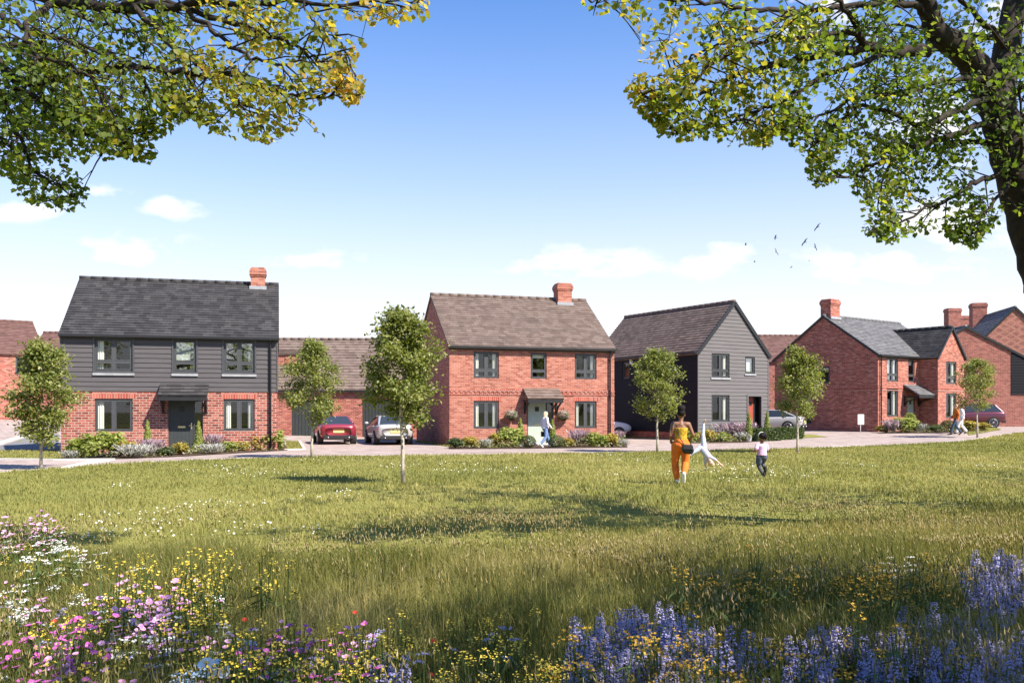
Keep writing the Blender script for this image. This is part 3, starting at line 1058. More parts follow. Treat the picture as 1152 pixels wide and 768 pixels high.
# ------------------------------------------------------------------ red brick house with a front wing (right)
def winged_house():
    W, D, ze, zr = 9.0, 7.7, 4.85, 7.5
    r = house_root('detached_house', (22.6, 56.0), 36.5, 'large red brick house with projecting front gable, grey roofs and blank side gable')
    Ff, Fr, Fb, Fl = fr(W, D)
    wx0, wx1, wo, wzr = 4.75, 8.1, 1.25, 6.75
    low = [(1.0, 2.25, .95, 2.75), (3.35, 4.25, -.3, 2.25)]
    up = [(1.0, 2.25, 3.15, 4.6), (3.45, 4.2, 3.15, 4.6)]
    so = [(1.72 + 3.2, 2.45 + 3.2, 3.05, 4.2), (3.45 - .35, 4.25 - .35, .35, 2.35)]
    so = [(3.55, 4.3, 3.1, 4.2), (2.1, 2.95, .45, 2.4)]
    w = MB()
    wall_face(w, Ff, W, -.4, ze, low + up)
    wall_face(w, Fr, D, -.4, ze, []); wall_face(w, Fb, W, -.4, ze, [])
    wall_face(w, Fl, D, -.4, ze, so)
    for F in (Fr, Fl): tri(w, F, D, ze, zr)
    w.build('wall', M['brick_deep'], r)
    Fw = Frame((wx0, -wo), (1, 0)); Fwl = Frame((wx0, 0), (0, -1)); Fwr = Frame((wx1, -wo), (0, 1))
    ww = wx1 - wx0
    wop = [(1.0, 2.3, .85, 2.45), (1.0, 2.3, 3.05, 4.5)]
    g = MB()
    wall_face(g, Fw, ww, -.4, ze, wop); tri(g, Fw, ww, ze, wzr)
    wall_face(g, Fwl, wo, -.4, ze, []); wall_face(g, Fwr, wo, -.4, ze, [])
    g.build('wing_wall', M['brick_deep'], r)
    s = MB()
    for F, a, b in ((Ff, 0, wx0), (Fl, 0, D), (Fw, 0, ww), (Fwl, 0, wo)):
        s.fbox(F, a, b, .001, .025, 2.72, 2.8); s.fbox(F, a, b, .001, .025, 2.58, 2.63)
    s.build('string_course', M['soldier'], r)
    roof = gable_roof_x(r, W, D, ze, zr, M['tile_grey'], ov=.14)
    b = MB()
    for ya, yb in ((-.16, D / 2), (D + .16, D / 2)):
        for x in (-.085,): b.bar((x, ya, ze - .16 * (zr - ze) / (D / 2) - .05), (x, yb, zr - .05), .05, .14)
    b.build('bargeboard', M['black'], r)
    # wing roof runs back into the main slope
    m = MB()
    xc = ww / 2
    pm = (zr - ze) / (D / 2)
    yk = (wzr - ze) / pm + .1
    ov = .14; pw = (wzr - ze) / xc
    for sx in (0, 1):
        if sx == 0:
            slope(m, (wx0 - ov, .02, ze - ov * pw), (wx0 - ov, -wo - .08, ze - ov * pw), (wx0 + xc, yk, wzr), (wx0 + xc, -wo - .08, wzr))
        else:
            slope(m, (wx1 + ov, -wo - .08, ze - ov * pw), (wx1 + ov, .02, ze - ov * pw), (wx0 + xc, -wo - .08, wzr), (wx0 + xc, yk, wzr))
    ridge_tiles(m, (wx0 + xc, -wo - .08, wzr + .01), (wx0 + xc, yk, wzr + .01))
    m.build('wing_roof', M['tile_black'], r)
    b = MB()
    for xa in (wx0 - .16, wx1 + .16): b.bar((xa, -wo - .095, ze - .16 * pw - .05), (wx0 + xc, -wo - .095, wzr - .05), .05, .14)
    b.build('bargeboard', M['black'], r)
    c = chimney(roof, .72, 3.85, 7.0, 8.6, 1.0, .75, M['brick_deep']); flashing(c, .72, 3.85, 7.38, 1.0, .75)
    window(r, Ff, *low[0], curtain='R'); window(r, Ff, *up[0], trans=True, curtain='', glass='glass_sky', blind=.85); window(r, Ff, *up[1], style='1', trans=True, curtain='', blind=.25)
    for i, o in enumerate(wop): window(r, Fw, *o, trans=i == 1, curtain='R' if i == 0 else 'R')
    for o in so: window(r, Fl, *o, style='1', curtain='', blind=.22, frame='dark_frame')
    door(r, Ff, 3.35, 4.25, 0, 2.25, M['door_sage'], side=0)
    canopy(r, Ff, 2.85, 4.7, 2.32, 2.98, 1.1, M['tile_grey'])
    gutter(r, Ff, -.05, wx0 - .1, ze - .1, M['black'], .18)
    downpipe(r, Ff, .22, 0, ze - .1, M['black'])


winged_house()


# ------------------------------------------------------------------ garage block between the left and middle houses
def garage():
    W, D, ze, zr = 9.2, 6.4, 2.72, 5.95
    x, y = at(299, 463, 54)[:2]
    r = house_root('garage', (x, y), 3, 'long low brick garage with big brown roof between two houses', 'garage')
    Ff, Fr, Fb, Fl = fr(W, D)
    ops = [(1.5, 3.9, -.2, 2.12), (5.7, 8.0, -.2, 2.12)]
    w = MB()
    wall_face(w, Ff, W, -.3, ze, ops, .15); wall_face(w, Fb, W, -.3, ze, [])
    for F in (Fr, Fl): wall_face(w, F, D, -.3, ze, []); tri(w, F, D, ze, zr)
    w.build('wall', M['brick_deep'], r)
    roof = gable_roof_x(r, W, D, ze, zr, M['tile_brown'], gauge=.24)
    gutter(r, Ff, 0, W, ze - .08, M['black'])
    for o in ops:
        d = MB()
        n = 12
        for i in range(n):
            a = o[0] + (o[1] - o[0]) * i / n; b = o[0] + (o[1] - o[0]) * (i + 1) / n
            d.fbox(Ff, a + .012, b - .012, -.15, -.11, -.2, 2.12)
        d.fbox(Ff, o[0], o[1], -.17, -.13, -.2, 2.12)
        d.build('garage_door', M['door_black'], r)
    # brick dormer on the left part of the roof
    dm = MB()
    dm.box(.2, 1.6, 1.5, 3.0, 3.7, 4.95)
    for x0 in (.85, 1.25): dm.box(x0, x0 + .2, 1.47, 1.5, 3.95, 4.75, 1)
    dm.build('dormer', [M['brick_orange'], M['soldier']], roof)
    d2 = MB(); slope(d2, (.1, 1.4, 4.93), (1.7, 1.4, 4.93), (.1, 3.0, 5.35), (1.7, 3.0, 5.35)); d2.build('dormer_roof', M['tile_brown'], roof)


garage()


# ------------------------------------------------------------------ houses further back
def plain_house(xy, ang, W, D, ze, zr, label, roofmat, brick='brick_far', ridge='x', ops=(), split=.5, chims=(), extra=None, sideL=()):
    r = house_root('terraced_house' if 'terrace' in label else 'detached_house', xy, ang, label)
    Ff, Fr, Fb, Fl = fr(W, D)
    w = MB()
    wall_face(w, Ff, W, -.5, ze, list(ops)); wall_face(w, Fr, D, -.5, ze, []); wall_face(w, Fb, W, -.5, ze, []); wall_face(w, Fl, D, -.5, ze, list(sideL))
    if ridge == 'x':
        for F in (Fr, Fl): tri(w, F, D, ze, zr, split if F is Fr else 1 - split)
        roof = gable_roof_x(r, W, D, ze, zr, roofmat, gauge=.25, split=split)
    else:
        tri(w, Ff, W, ze, zr, split); tri(w, Fb, W, ze, zr, 1 - split)
        roof = gable_roof_y(r, W, D, ze, zr, roofmat, gauge=.25, split=split)
    w.build('wall', M[brick] if isinstance(brick, str) else brick, r)
    for o in ops: window(r, Ff, *o, curtain='')
    for o in sideL: window(r, Fl, *o, curtain='')
    for c in chims: chimney(roof, *c, M['brick_far'])
    if extra: extra(r, Ff, roof)
    return r


# behind the left edge of the frame
plain_house((-38.1, 58.9), 38, 7.0, 9, 4.55, 7.1, 'red brick house with reddish roof behind the left young tree', M['tile_red'], 'brick_deep', ops=[(5.2, 6.2, 3.1, 4.3), (2.6, 3.8, 3.1, 4.3)])
p = at(28, 463, 70)
plain_house((p.x, p.y), 8, 8, 9, 4.4, 7.0, 'distant brick house with low reddish roof behind the grey boarded house', M['tile_red'], split=.45)
# behind the boarded house
p = at(846, 463, 74)
plain_house((p.x, p.y), 2, 9, 8, 5.0, 7.4, 'brick house with reddish brown roof showing between boarded and winged houses', M['tile_red'], ops=[(2.0, 3.2, 3.1, 4.4)])


def m_diaper():
    """brick with a lattice of paler headers"""
    mat = M['brick_far'].copy(); mat.name = 'brick_diaper'
    nt = mat.node_tree
    b = next(n for n in nt.nodes if n.type == 'BSDF_PRINCIPLED')
    src = b.inputs['Base Color'].links[0].from_socket
    uv = next(n for n in nt.nodes if n.type == 'UVMAP')
    mp = nt.nodes.new('ShaderNodeMapping'); mp.inputs['Scale'].default_value = (1.5, 2.2, 1); mp.inputs['Rotation'].default_value = (0, 0, R(45))
    mp0 = nt.nodes.new('ShaderNodeMapping'); mp0.inputs['Scale'].default_value = (1.0, 1.6, 1)
    nt.links.new(uv.outputs[0], mp0.inputs[0])
    mp.inputs['Scale'].default_value = (1.6, 1.6, 1)
    nt.links.new(mp0.outputs[0], mp.inputs[0])
    ck = nt.nodes.new('ShaderNodeTexBrick')
    ck.offset = 0
    for k, v in (('Scale', 1), ('Mortar Size', .16), ('Brick Width', 1), ('Row Height', 1)): ck.inputs[k].default_value = v
    nt.links.new(mp.outputs[0], ck.inputs['Vector'])
    mx = nt.nodes.new('ShaderNodeMix'); mx.data_type = 'RGBA'
    mul = nt.nodes.new('ShaderNodeMath'); mul.operation = 'MULTIPLY'; mul.inputs[1].default_value = .38
    nt.links.new(ck.outputs['Fac'], mul.inputs[0])
    nt.links.new(mul.outputs[0], mx.inputs['Factor'])
    nt.links.new(src, mx.inputs['A'])
    mx.inputs['B'].default_value = (.5, .26, .18, 1)
    nt.links.new(mx.outputs['Result'], b.inputs['Base Color'])
    return mat


# wide gabled house on the right with dark boarding
def right_gable():
    d = 67
    ap = at(1086, 463, d)
    W = 12.0
    a = R(-3)
    sp = .42
    x = ap.x - W * sp * math.cos(a); y = ap.y - W * sp * math.sin(a)

    def extra(r, Ff, roof):
        m = MB()
        u0, u1 = W * sp + 3.3, W - .02
        ztop = lambda u: 7.38 - .08 - (u - W * sp) * (7.38 - 3.7) / (W * (1 - sp))
        n = 14
        z = 2.0
        boards(m, Ff, lambda z: u0, lambda z: max(u0, min(u1, W * sp + (7.3 - z) * (W * (1 - sp)) / (7.38 - 3.7))), 2.35, ztop(u0), [], .2, .05, .03)
        m.build('cladding', M['clad_navy'], r)
        b = MB()
        b.bar((-.1, -.08, 4.32), (W * sp, -.08, 7.33), .05, .16); b.bar((W + .1, -.08, 3.63), (W * sp, -.08, 7.33), .05, .16)
        b.build('bargeboard', M['black'], r)
    r = plain_house((x, y), -3, W, 6.0, 3.7, 7.38, 'wide brown brick gable house with black boarded panel at the right edge', M['tile_grey'], 'brick_far', 'y', split=sp, extra=extra)


right_gable()
p = at(1141, 463, 74)
dia = m_diaper()


def extra6(r, Ff, roof):
    b = MB()
    b.bar((-.15, -.08, 5.05), (4.3, -.08, 9.55), .05, .18); b.bar((8.75, -.08, 5.05), (4.3, -.08, 9.55), .05, .18)
    b.build('bargeboard', M['black'], r)


plain_house((p.x - 4.3, p.y + .5), -10, 8.6, 10, 5.2, 9.6, 'tall house with lattice patterned brick gable rising behind the right edge', M['tile_grey'], dia, 'y', extra=extra6, chims=[(3.85, 7.6, 8.0, 10.8, 1.2, 1.0)])
p = at(1046, 463, 92)
plain_house((p.x, p.y), 2, 10, 8, 6.0, 9.05, 'far house with grey roof and two tall brick chimneys behind the winged house', M['tile_grey'], chims=[(4.15, 3.4, 8.0, 11.5, 1.35, 1.0), (5.7, 4.2, 8.0, 10.8, 1.35, 1.0)])
# ------------------------------------------------------------------ young street trees
def young_tree(loc, H, crown_w, crown_lo, n_leaf, leaf, seed, label, lean=0.0):
    rnd = random.Random(seed)
    t = empty('young_tree', loc, 0, label, 'tree', 'young trees planted along the lawn')
    mb = MB()
    pts = [Vector((rnd.uniform(-.012, .012) * k + lean * k / 8, rnd.uniform(-.012, .012) * k, H * .93 * k / 8 - (.1 if k == 0 else 0))) for k in range(9)]
    r0 = .036 * H / 4.2 + .012
    mb.tube(pts, [r0 * 1.25] + [r0 * (1 - .8 * k / 8) for k in range(1, 9)], 8)
    tw = []
    nl = 26
    ex = rnd.uniform(.6, 1.05); lop = rnd.uniform(0, 6.28)
    for i in range(nl):
        f = i / (nl - 1)
        z = crown_lo * .92 + (H * .9 - crown_lo) * f ** .95
        k = min(int(z / (H * .93) * 8), 7)
        b = pts[k].lerp(pts[k + 1], z / (H * .93) * 8 - k)
        a = i * 2.4 + rnd.uniform(-.5, .5)
        # widest a third of the way up, tapering to the top
        env = (math.sin(min(max((f + .22) / 1.22, 0), 1) ** ex * math.pi) ** .75) * crown_w / 2 * rnd.uniform(.62, 1.14) * (1 + .14 * math.cos(a - lop))
        env = max(env, .16)
        d = Vector((math.cos(a), math.sin(a), 0))
        rise = rnd.uniform(.25, .7) * (1 - .3 * f)
        e = b + d * env + Vector((0, 0, env * rise))
        m = b + d * env * .5 + Vector((0, 0, env * rise * .62))
        mb.tube([b, m, e], [r0 * .36 * (1 - .5 * f), r0 * .24 * (1 - .5 * f), .004], 5)
        tw.append((b, m, e))
        for j in range(3):
            s = m.lerp(e, rnd.uniform(0, .8)); q = s + Vector((rnd.uniform(-1, 1), rnd.uniform(-1, 1), rnd.uniform(-.4, .8))).normalized() * env * rnd.uniform(.3, .55)
            mb.tube([s, q], [r0 * .14, .003], 4)
            tw.append((s, s.lerp(q, .5), q))
    trunk = mb.build('trunk', M['bark_pale'], t, uv=False)
    P = []
    per = n_leaf // (len(tw) * 2) + 1
    for b, m, e in tw:
        for _ in range(2 * per):
            f = rnd.random() ** .7
            p = m.lerp(e, f) if rnd.random() < .8 else b.lerp(m, f)
            c = Vector((rnd.gauss(0, 1), rnd.gauss(0, 1), rnd.gauss(0, .8))) * .125
            P.append(p + c)
    P = np.array(P)
    N = RNG.normal(size=P.shape) * .75 + np.array([.15, -.1, .75])
    tint = np.clip(RNG.normal(.5, .22, len(P)) + .25 * (vnoise(P[:, 0] + P[:, 1] + 50, P[:, 2] + 50, .35, seed) - .5), 0, 1)
    V, L, S, A = scatter_faces(P, N, leaf * RNG.uniform(.7, 1.25, len(P)), *LEAF, tint)
    np_mesh('crown', V, L, S, M['leaf_young'], t, {'tint': A})
    return t


for (px, by, ty, ly, wpx, nl, seed, lab) in [
    (46, 527.5, 374, 500, 76, 8800, 1, 'young tree with dark dense crown before the left end of the grey boarded house'),
    (351, 515.5, 371, 474, 70, 7000, 2, 'young tree with bushy crown before the red saloon car'),
    (453.5, 545, 331, 476, 92, 12000, 3, 'tallest looking young tree, nearest to the viewer, before the silver car'),
    (739.5, 508.8, 382, 470, 58, 6800, 4, 'young tree with egg shaped crown before the dark side wall of the boarded house'),
    (897, 510, 380, 468, 56, 6800, 5, 'young tree with dense round crown before the blank red gable'),
    (1099.5, 492, 396, 462, 54, 6000, 6, 'small young tree before the parked maroon car'),
]:
    g = G(px, by)
    s = g.y / FPX
    young_tree(g, (by - ty) * s, wpx * s * .98, (by - ly) * s, nl, .085 if nl > 9000 else .1, seed, lab, (-.06 if seed == 3 else .02))


# ------------------------------------------------------------------ the two big trees framing the view
KEEP_R = [(600, -80), (652, 2), (668, 19), (690, 13), (715, 30), (722, 60), (703, 98), (708, 116), (740, 148), (742, 155), (775, 158), (800, 150), (822, 172), (845, 160), (862, 168), (874, 150), (890, 162), (905, 178), (912, 208), (940, 208), (950, 196), (968, 232), (972, 262), (1000, 275), (1030, 262), (1060, 262), (1088, 276), (1100, 280), (1112, 262), (1130, 238), (1160, 240), (1300, 260), (1300, -80)]
KEEP_L = [(-120, -80), (-120, 215), (0, 190), (10, 210), (38, 230), (72, 238), (98, 233), (96, 205), (82, 185), (100, 178), (140, 178), (170, 184), (178, 172), (168, 160), (190, 148), (213, 132), (240, 148), (258, 158), (280, 155), (310, 163), (333, 150), (342, 133), (363, 156), (367, 142), (350, 130), (354, 118), (372, 110), (395, 118), (414, 104), (410, 88), (394, 72), (412, 50), (408, 38), (385, 42), (374, 28), (386, 17), (420, 32), (428, 20), (448, 30), (462, 18), (480, 20), (484, 2), (470, -80)]


def smooth_path(pts, n):
    pts = [Vector(p) for p in pts]
    out = []
    for i in range(len(pts) - 1):
        p0 = pts[max(i - 1, 0)]; p1 = pts[i]; p2 = pts[i + 1]; p3 = pts[min(i + 2, len(pts) - 1)]
        for k in range(n):
            t = k / n
            out.append(.5 * ((2 * p1) + (p2 - p0) * t + (2 * p0 - 5 * p1 + 4 * p2 - p3) * t * t + (3 * p1 - p0 - 3 * p2 + p3) * t ** 3))
    out.append(pts[-1])
    return out


def in_frame(p, keep):
    """outside the picture anything goes; inside, the crown keeps the outline it has"""
    if p.y < .5: return True
    x, y = proj(p)
    if x < -60 or x > 1212 or y < -40: return True
    return bool(in_poly(np.array([x]), np.array([y]), keep)[0])


def big_tree(name, label, base, trunk, limbs, keep, seed, extra, tint_fn, n_leaf_cl, leaf=.1):
    rnd = random.Random(seed)
    t = empty(name, base, 0, label, 'tree')
    o = Vector(base)
    mb = MB()
    for pts, rad in trunk:
        sp = smooth_path(pts, 5)
        rr = [rad[0] + (rad[1] - rad[0]) * (i / (len(sp) - 1)) for i in range(len(sp))]
        rr = [r * (1 + .06 * math.sin(i * 2.3 + seed)) for i, r in enumerate(rr)]
        mb.tube([p - o for p in sp], rr, 14)
    mb.build('trunk', M['bark_dark'], t, uv=False)
    P = []
    for li, (pts, rad, dens) in enumerate(limbs):
        lb = MB()
        sp = smooth_path(pts, 6)
        n = len(sp)
        sp = [p + Vector((rnd.uniform(-1, 1), rnd.uniform(-1, 1), rnd.uniform(-1, 1))) * .03 for p in sp]
        lb.tube([p - o for p in sp], [rad[0] + (rad[1] - rad[0]) * (i / (n - 1)) ** .8 for i in range(n)], 7)
        ln = sum((sp[i + 1] - sp[i]).length for i in range(n - 1))
        k = int(ln * (7.2 if base[0] > 0 else 6.2) * dens)
        for j in range(k):
            f = .12 + .88 * (j + rnd.random()) / k
            i = min(int(f * (n - 1)), n - 2)
            b = sp[i].lerp(sp[i + 1], f * (n - 1) - i)
            dirn = (sp[i + 1] - sp[i]).normalized()
            r = Vector((rnd.gauss(0, 1), rnd.gauss(0, 1), rnd.gauss(0, .7)))
            d = (dirn * .55 + r * .55 + Vector((0, 0, -.12))).normalized()
            l = rnd.uniform(.35, .95) * (1.1 - .5 * f)
            for _try in range(4):
                e = b + d * l + Vector((0, 0, -.14 * l * l))
                if in_frame(e, keep): break
                l *= .6
                d = (d + Vector((0, 0, .35))).normalized()
            else: continue
            m = b.lerp(e, .5) + Vector((0, 0, .06 * l))
            lb.tube([q - o for q in (b, m, e)], [.010, .007, .003], 4)
            ends = [(b, m, e)]
            for s in range(rnd.randint(2, 3)):
                q = m.lerp(e, rnd.random()); z = q + (d * .4 + Vector((rnd.gauss(0, 1), rnd.gauss(0, 1), rnd.gauss(0, .6) - .2)) * .6).normalized() * l * rnd.uniform(.3, .55)
                if not in_frame(z, keep): continue
                lb.tube([q - o, z - o], [.005, .0025], 4)
                ends.append((q, q.lerp(z, .5), z))
            for b_, m_, e_ in ends:
                for c in range(n_leaf_cl):
                    q = m_.lerp(e_, rnd.random() ** .6) + Vector((rnd.gauss(0, 1), rnd.gauss(0, 1), rnd.gauss(0, 1) - .4)) * .07
                    if in_frame(q, keep): P.append((*q, f))
        lb.build('limb', M['bark_dark'], t, uv=False)
    P = np.array(P)
    F = P[:, 3]; P = P[:, :3]
    N = RNG.normal(size=P.shape) * .6 + np.array([.25, -.2, .6])
    tw = RNG.normal(size=P.shape) * .6 + np.array([0, 0, -.8])
    tint = np.clip(tint_fn(P, F) + RNG.normal(0, .14, len(P)), 0, 1)
    V, L, S, A = scatter_faces(P - np.array(o), N, leaf * RNG.uniform(.7, 1.25, len(P)), *MAPLE, tint, tw)
    np_mesh('crown', V, L, S, M['leaf_big'], t, {'tint': A})
    # the rest of the crown, above and beside what the view takes in
    Q = []
    for c, r, k in extra:
        c = np.array(c); r = np.array(r)
        u = RNG.normal(size=(k, 3)); u /= np.linalg.norm(u, axis=1, keepdims=True)
        cl = c + u * r * (RNG.random((k, 1)) ** .45)
        q = (cl[:, None, :] + RNG.normal(size=(k, 9, 3)) * .22).reshape(-1, 3)
        yy = np.maximum(q[:, 1], .3)
        px = 576 + q[:, 0] * FPX / yy; py = HOR - (q[:, 2] - EYE) * FPX / yy
        inside = (px > -50) & (px < 1202) & (py > -45) & (py < 820) & (q[:, 1] > .3)
        Q.append(q[~inside])
    Q = np.concatenate(Q)
    N = RNG.normal(size=Q.shape) * .7 + np.array([.1, -.1, .6])
    V, L, S, A = scatter_faces(Q - np.array(o), N, .2 * RNG.uniform(.7, 1.3, len(Q)), *LEAF, np.clip(RNG.normal(.35, .2, len(Q)), 0, 1))
    np_mesh('upper_crown', V, L, S, M['leaf_big'], t, {'tint': A})
    print('big tree leaves', len(P), len(Q))
    return t


def PX(*a): return [at(*q) for q in a]


bR = at(1245, 463, 11.3); bR.z = -.1
big_tree('maple_tree', 'big maple with leaning dark trunk at the right edge, branches spreading over the lawn', bR,
         [([bR, *PX((1225, 520, 11.3), (1188, 350, 11.3), (1172, 295, 11.3), (1150, 220, 11.3), (1130, 150, 11.3), (1119, 108, 11.3))], (.33, .2)),
          (PX((1122, 125, 11.3), (1106, 88, 11.2), (1080, 55, 11.0), (1054, 38, 10.8), (1046, 15, 10.7), (1030, -30, 10.5)), (.20, .09)),
          (PX((1122, 125, 11.3), (1130, 70, 11.6), (1140, 10, 11.8), (1150, -80, 12.0), (1150, -260, 12.2)), (.2, .08))],
         [(PX((1060, 52, 10.9), (1020, 58, 10.6), (972, 54, 10.2), (900, 66, 9.8), (850, 78, 9.5), (800, 100, 9.2), (745, 120, 9.0)), (.085, .008), 1.0),
          (PX((972, 54, 10.2), (960, 20, 10.0), (930, -10, 9.8)), (.05, .02), .9),
          (PX((1046, 20, 10.7), (1010, 2, 10.4), (940, 10, 10.0), (892, 13, 9.8), (840, 40, 9.4), (794, 57, 9.2), (752, 80, 9.0)), (.05, .007), 1.0),
          (PX((892, 13, 9.8), (830, 8, 9.3), (770, 0, 9.0), (700, -8, 8.8), (662, 4, 8.7)), (.03, .005), .9),
          (PX((964, 39, 10.1), (900, 40, 9.6), (820, 60, 9.1), (760, 110, 8.8), (720, 105, 8.7)), (.03, .006), .9),
          (PX((1000, 60, 10.4), (929, 87, 9.9), (880, 112, 9.6), (842, 131, 9.4), (800, 142, 9.2), (756, 150, 9.1)), (.035, .006), 1.1),
          (PX((1120, 90, 11.1), (1060, 92, 10.5), (1020, 105, 10.2), (960, 112, 9.9), (905, 140, 9.7), (870, 150, 9.5)), (.04, .006), 1.1),
          (PX((1115, 110, 11.2), (1070, 128, 10.8), (1029, 139, 10.4), (972, 118, 10.0), (930, 150, 9.8), (905, 170, 9.7)), (.05, .008), 1.1),
          (PX((1120, 140, 11.2), (1066, 152, 10.6), (1016, 170, 10.2), (975, 190, 10.0), (930, 204, 9.8)), (.045, .007), 1.2),
          (PX((1128, 165, 11.2), (1090, 160, 11.4), (1050, 160, 11.6), (1000, 190, 11.8), (985, 240, 11.8)), (.045, .007), 1.2),
          (PX((1135, 190, 11.2), (1100, 205, 10.8), (1060, 225, 10.5), (1020, 245, 10.3), (985, 265, 10.2)), (.04, .006), 1.3),
          (PX((1138, 200, 11.2), (1120, 225, 10.6), (1100, 250, 10.3), (1085, 268, 10.2)), (.03, .005), 1.2),
          (PX((1125, 110, 11.4), (1160, 100, 11.0), (1200, 130, 10.6), (1240, 190, 10.4)), (.06, .008), 1.2),
          (PX((1135, 60, 11.6), (1100, 20, 11.2), (1060, -20, 10.9), (1000, -30, 10.6)), (.05, .01), 1.0),
          (PX((1130, 80, 11.5), (1165, 40, 11.4), (1190, 20, 11.2)), (.05, .01), 1.2),
          (PX((1140, 40, 11.7), (1080, 40, 12.6), (1020, 30, 13.2), (960, 30, 13.6)), (.05, .01), 1.1),
          (PX((1135, 190, 11.2), (1128, 150, 10.4), (1120, 110, 10.0), (1100, 70, 9.8)), (.03, .006), .5),
          (PX((1140, 200, 11.2), (1150, 170, 10.4), (1148, 120, 10.1), (1150, 60, 10.0)), (.03, .006), .6),
          (PX((1128, 130, 11.5), (1090, 100, 12.4), (1050, 110, 13.0), (1010, 80, 13.4)), (.05, .01), 1.1)],
         KEEP_R, 5,
         [((7.0, 11.5, 9.3), (4.2, 4.5, 3.0), 110), ((11.5, 12.5, 6.8), (2.6, 3.0, 2.4), 90)],
         lambda P, F: .15 + .5 * np.clip((5.2 - P[:, 0]) / 4.2, 0, 1) * F ** .6 + .34 * (vnoise(P[:, 0] + 20, P[:, 2] + 20, .5, 3) - .5), 9, .057)  # left limbs yellower: sunlit glow put into the leaf colour

bL = Vector((-10.5, 10.5, -.1))
LT = bL + Vector((.3, 0, 6.2))
big_tree('maple_tree', 'big maple standing left of the view, its yellowing branches reaching in from the left', bL,
         [([bL, bL + Vector((.1, 0, 2)), bL + Vector((.2, 0, 4)), LT, LT + Vector((.1, .1, 2.5))], (.36, .14))],
         [([LT + Vector((0, 0, -.8)), *PX((-60, -20, 10.2), (60, 3, 9.8), (140, 8, 9.5), (200, 5, 9.2), (275, 2, 9.0), (370, 4, 8.8), (470, 8, 8.7))], (.1, .006), .9),
          (PX((140, 8, 9.5), (165, 2, 9.4), (250, 22, 9.1), (320, 46, 8.9), (350, 62, 8.8), (366, 78, 8.7)), (.045, .006), 1.0),
          (PX((200, 5, 9.2), (232, 30, 9.0), (265, 55, 8.8), (300, 72, 8.7), (340, 70, 8.6), (395, 55, 8.5)), (.03, .006), 1.0),
          (PX((150, 10, 9.4), (190, 45, 9.1), (222, 72, 8.9), (246, 96, 8.8), (272, 118, 8.7), (300, 150, 8.6)), (.035, .006), 1.1),
          ([LT + Vector((0, 0, -1.4)), *PX((-60, 60, 10.2), (20, 90, 9.7), (62, 91, 9.4), (125, 76, 9.1), (180, 78, 8.9), (225, 85, 8.8), (270, 84, 8.7), (330, 110, 8.6), (395, 108, 8.5))], (.07, .006), 1.0),
          ([LT + Vector((0, 0, -1.5)), *PX((-60, 100, 10.2), (0, 108, 9.8), (30, 103, 9.6), (60, 128, 9.3), (100, 150, 9.1), (150, 170, 8.9))], (.07, .006), 1.2),
          (PX((0, 20, 9.9), (40, 36, 9.5), (75, 48, 9.2), (120, 60, 9.0), (180, 110, 8.8), (220, 130, 8.7)), (.035, .006), 1.2),
          (PX((0, 108, 9.8), (20, 150, 9.5), (34, 185, 9.3), (60, 205, 9.2), (88, 225, 9.1)), (.03, .005), 1.2),
          ([LT + Vector((0, 0, -1.6)), *PX((-80, 130, 10.4), (-30, 150, 10.1), (5, 160, 9.9), (30, 200, 9.7))], (.05, .006), 1.2),
          (PX((-60, -20, 10.2), (20, -10, 10.6), (90, 20, 10.8), (150, 40, 10.9), (200, 70, 11.0)), (.05, .008), 1.2),
          (PX((-60, 60, 10.2), (10, 50, 10.7), (70, 70, 11.0), (120, 100, 11.1), (160, 130, 11.2)), (.05, .008), 1.2),
          (PX((-40, 60, 10.0), (20, 62, 9.6), (60, 120, 9.4), (130, 140, 9.1), (165, 150, 8.9)), (.04, .006), 1.1),
          (PX((60, 3, 9.8), (30, 30, 9.0), (40, 60, 8.7), (90, 80, 8.5), (120, 110, 8.4)), (.04, .006), 1.2),
          (PX((340, 4, 8.8), (360, 30, 8.7), (385, 50, 8.6), (400, 100, 8.5)), (.012, .004), 1.0)],
         KEEP_L, 9,
         [((-10.0, 10.5, 8.8), (4.5, 4.0, 3.0), 120)],
         lambda P, F: .2 + .42 * np.clip((P[:, 0] + 5.2) / 3.6, 0, 1) ** 1.2 + .34 * (vnoise(P[:, 0] + 20, P[:, 2] + 20, .45, 5) - .5), 8, .054)


# trees out of the view on the right whose shade falls on the lawn
def shade_tree(loc, H, lo, rad, n, seed, label):
    rnd = random.Random(seed)
    t = empty('maple_tree', loc, 0, label, 'tree', 'maples in the row behind the viewer' if 'row' in label else None)
    mb = MB()
    mb.tube([(0, 0, -.1), (.1, 0, lo), (.0, .1, H * .7)], [.3, .22, .08], 10)
    for i in range(9):
        a = i * .7 + rnd.random(); z = lo + (H - lo) * i / 12
        mb.tube([(0, 0, z), (math.cos(a) * rad * .45, math.sin(a) * rad * .45, z + 1.0), (math.cos(a) * rad * .85, math.sin(a) * rad * .85, z + 1.3)], [.1, .06, .015], 6)
    mb.build('trunk', M['bark_dark'], t, uv=False)
    c = np.array([0, 0, (H + lo) / 2 + .3])
    u = RNG.normal(size=(n, 3)); u /= np.linalg.norm(u, axis=1, keepdims=True)
    cl = c + u * np.array([rad, rad, (H - lo) / 2]) * RNG.random((n, 1)) ** .5
    q = (cl[:, None, :] + RNG.normal(size=(n, 10, 3)) * .3).reshape(-1, 3)
    N = RNG.normal(size=q.shape) * .7 + np.array([0, 0, .6])
    V, L, S, A = scatter_faces(q, N, .26 * RNG.uniform(.7, 1.3, len(q)), *LEAF, np.clip(RNG.normal(.35, .2, len(q)), 0, 1))
    np_mesh('crown', V, L, S, M['leaf_big'], t, {'tint': A})


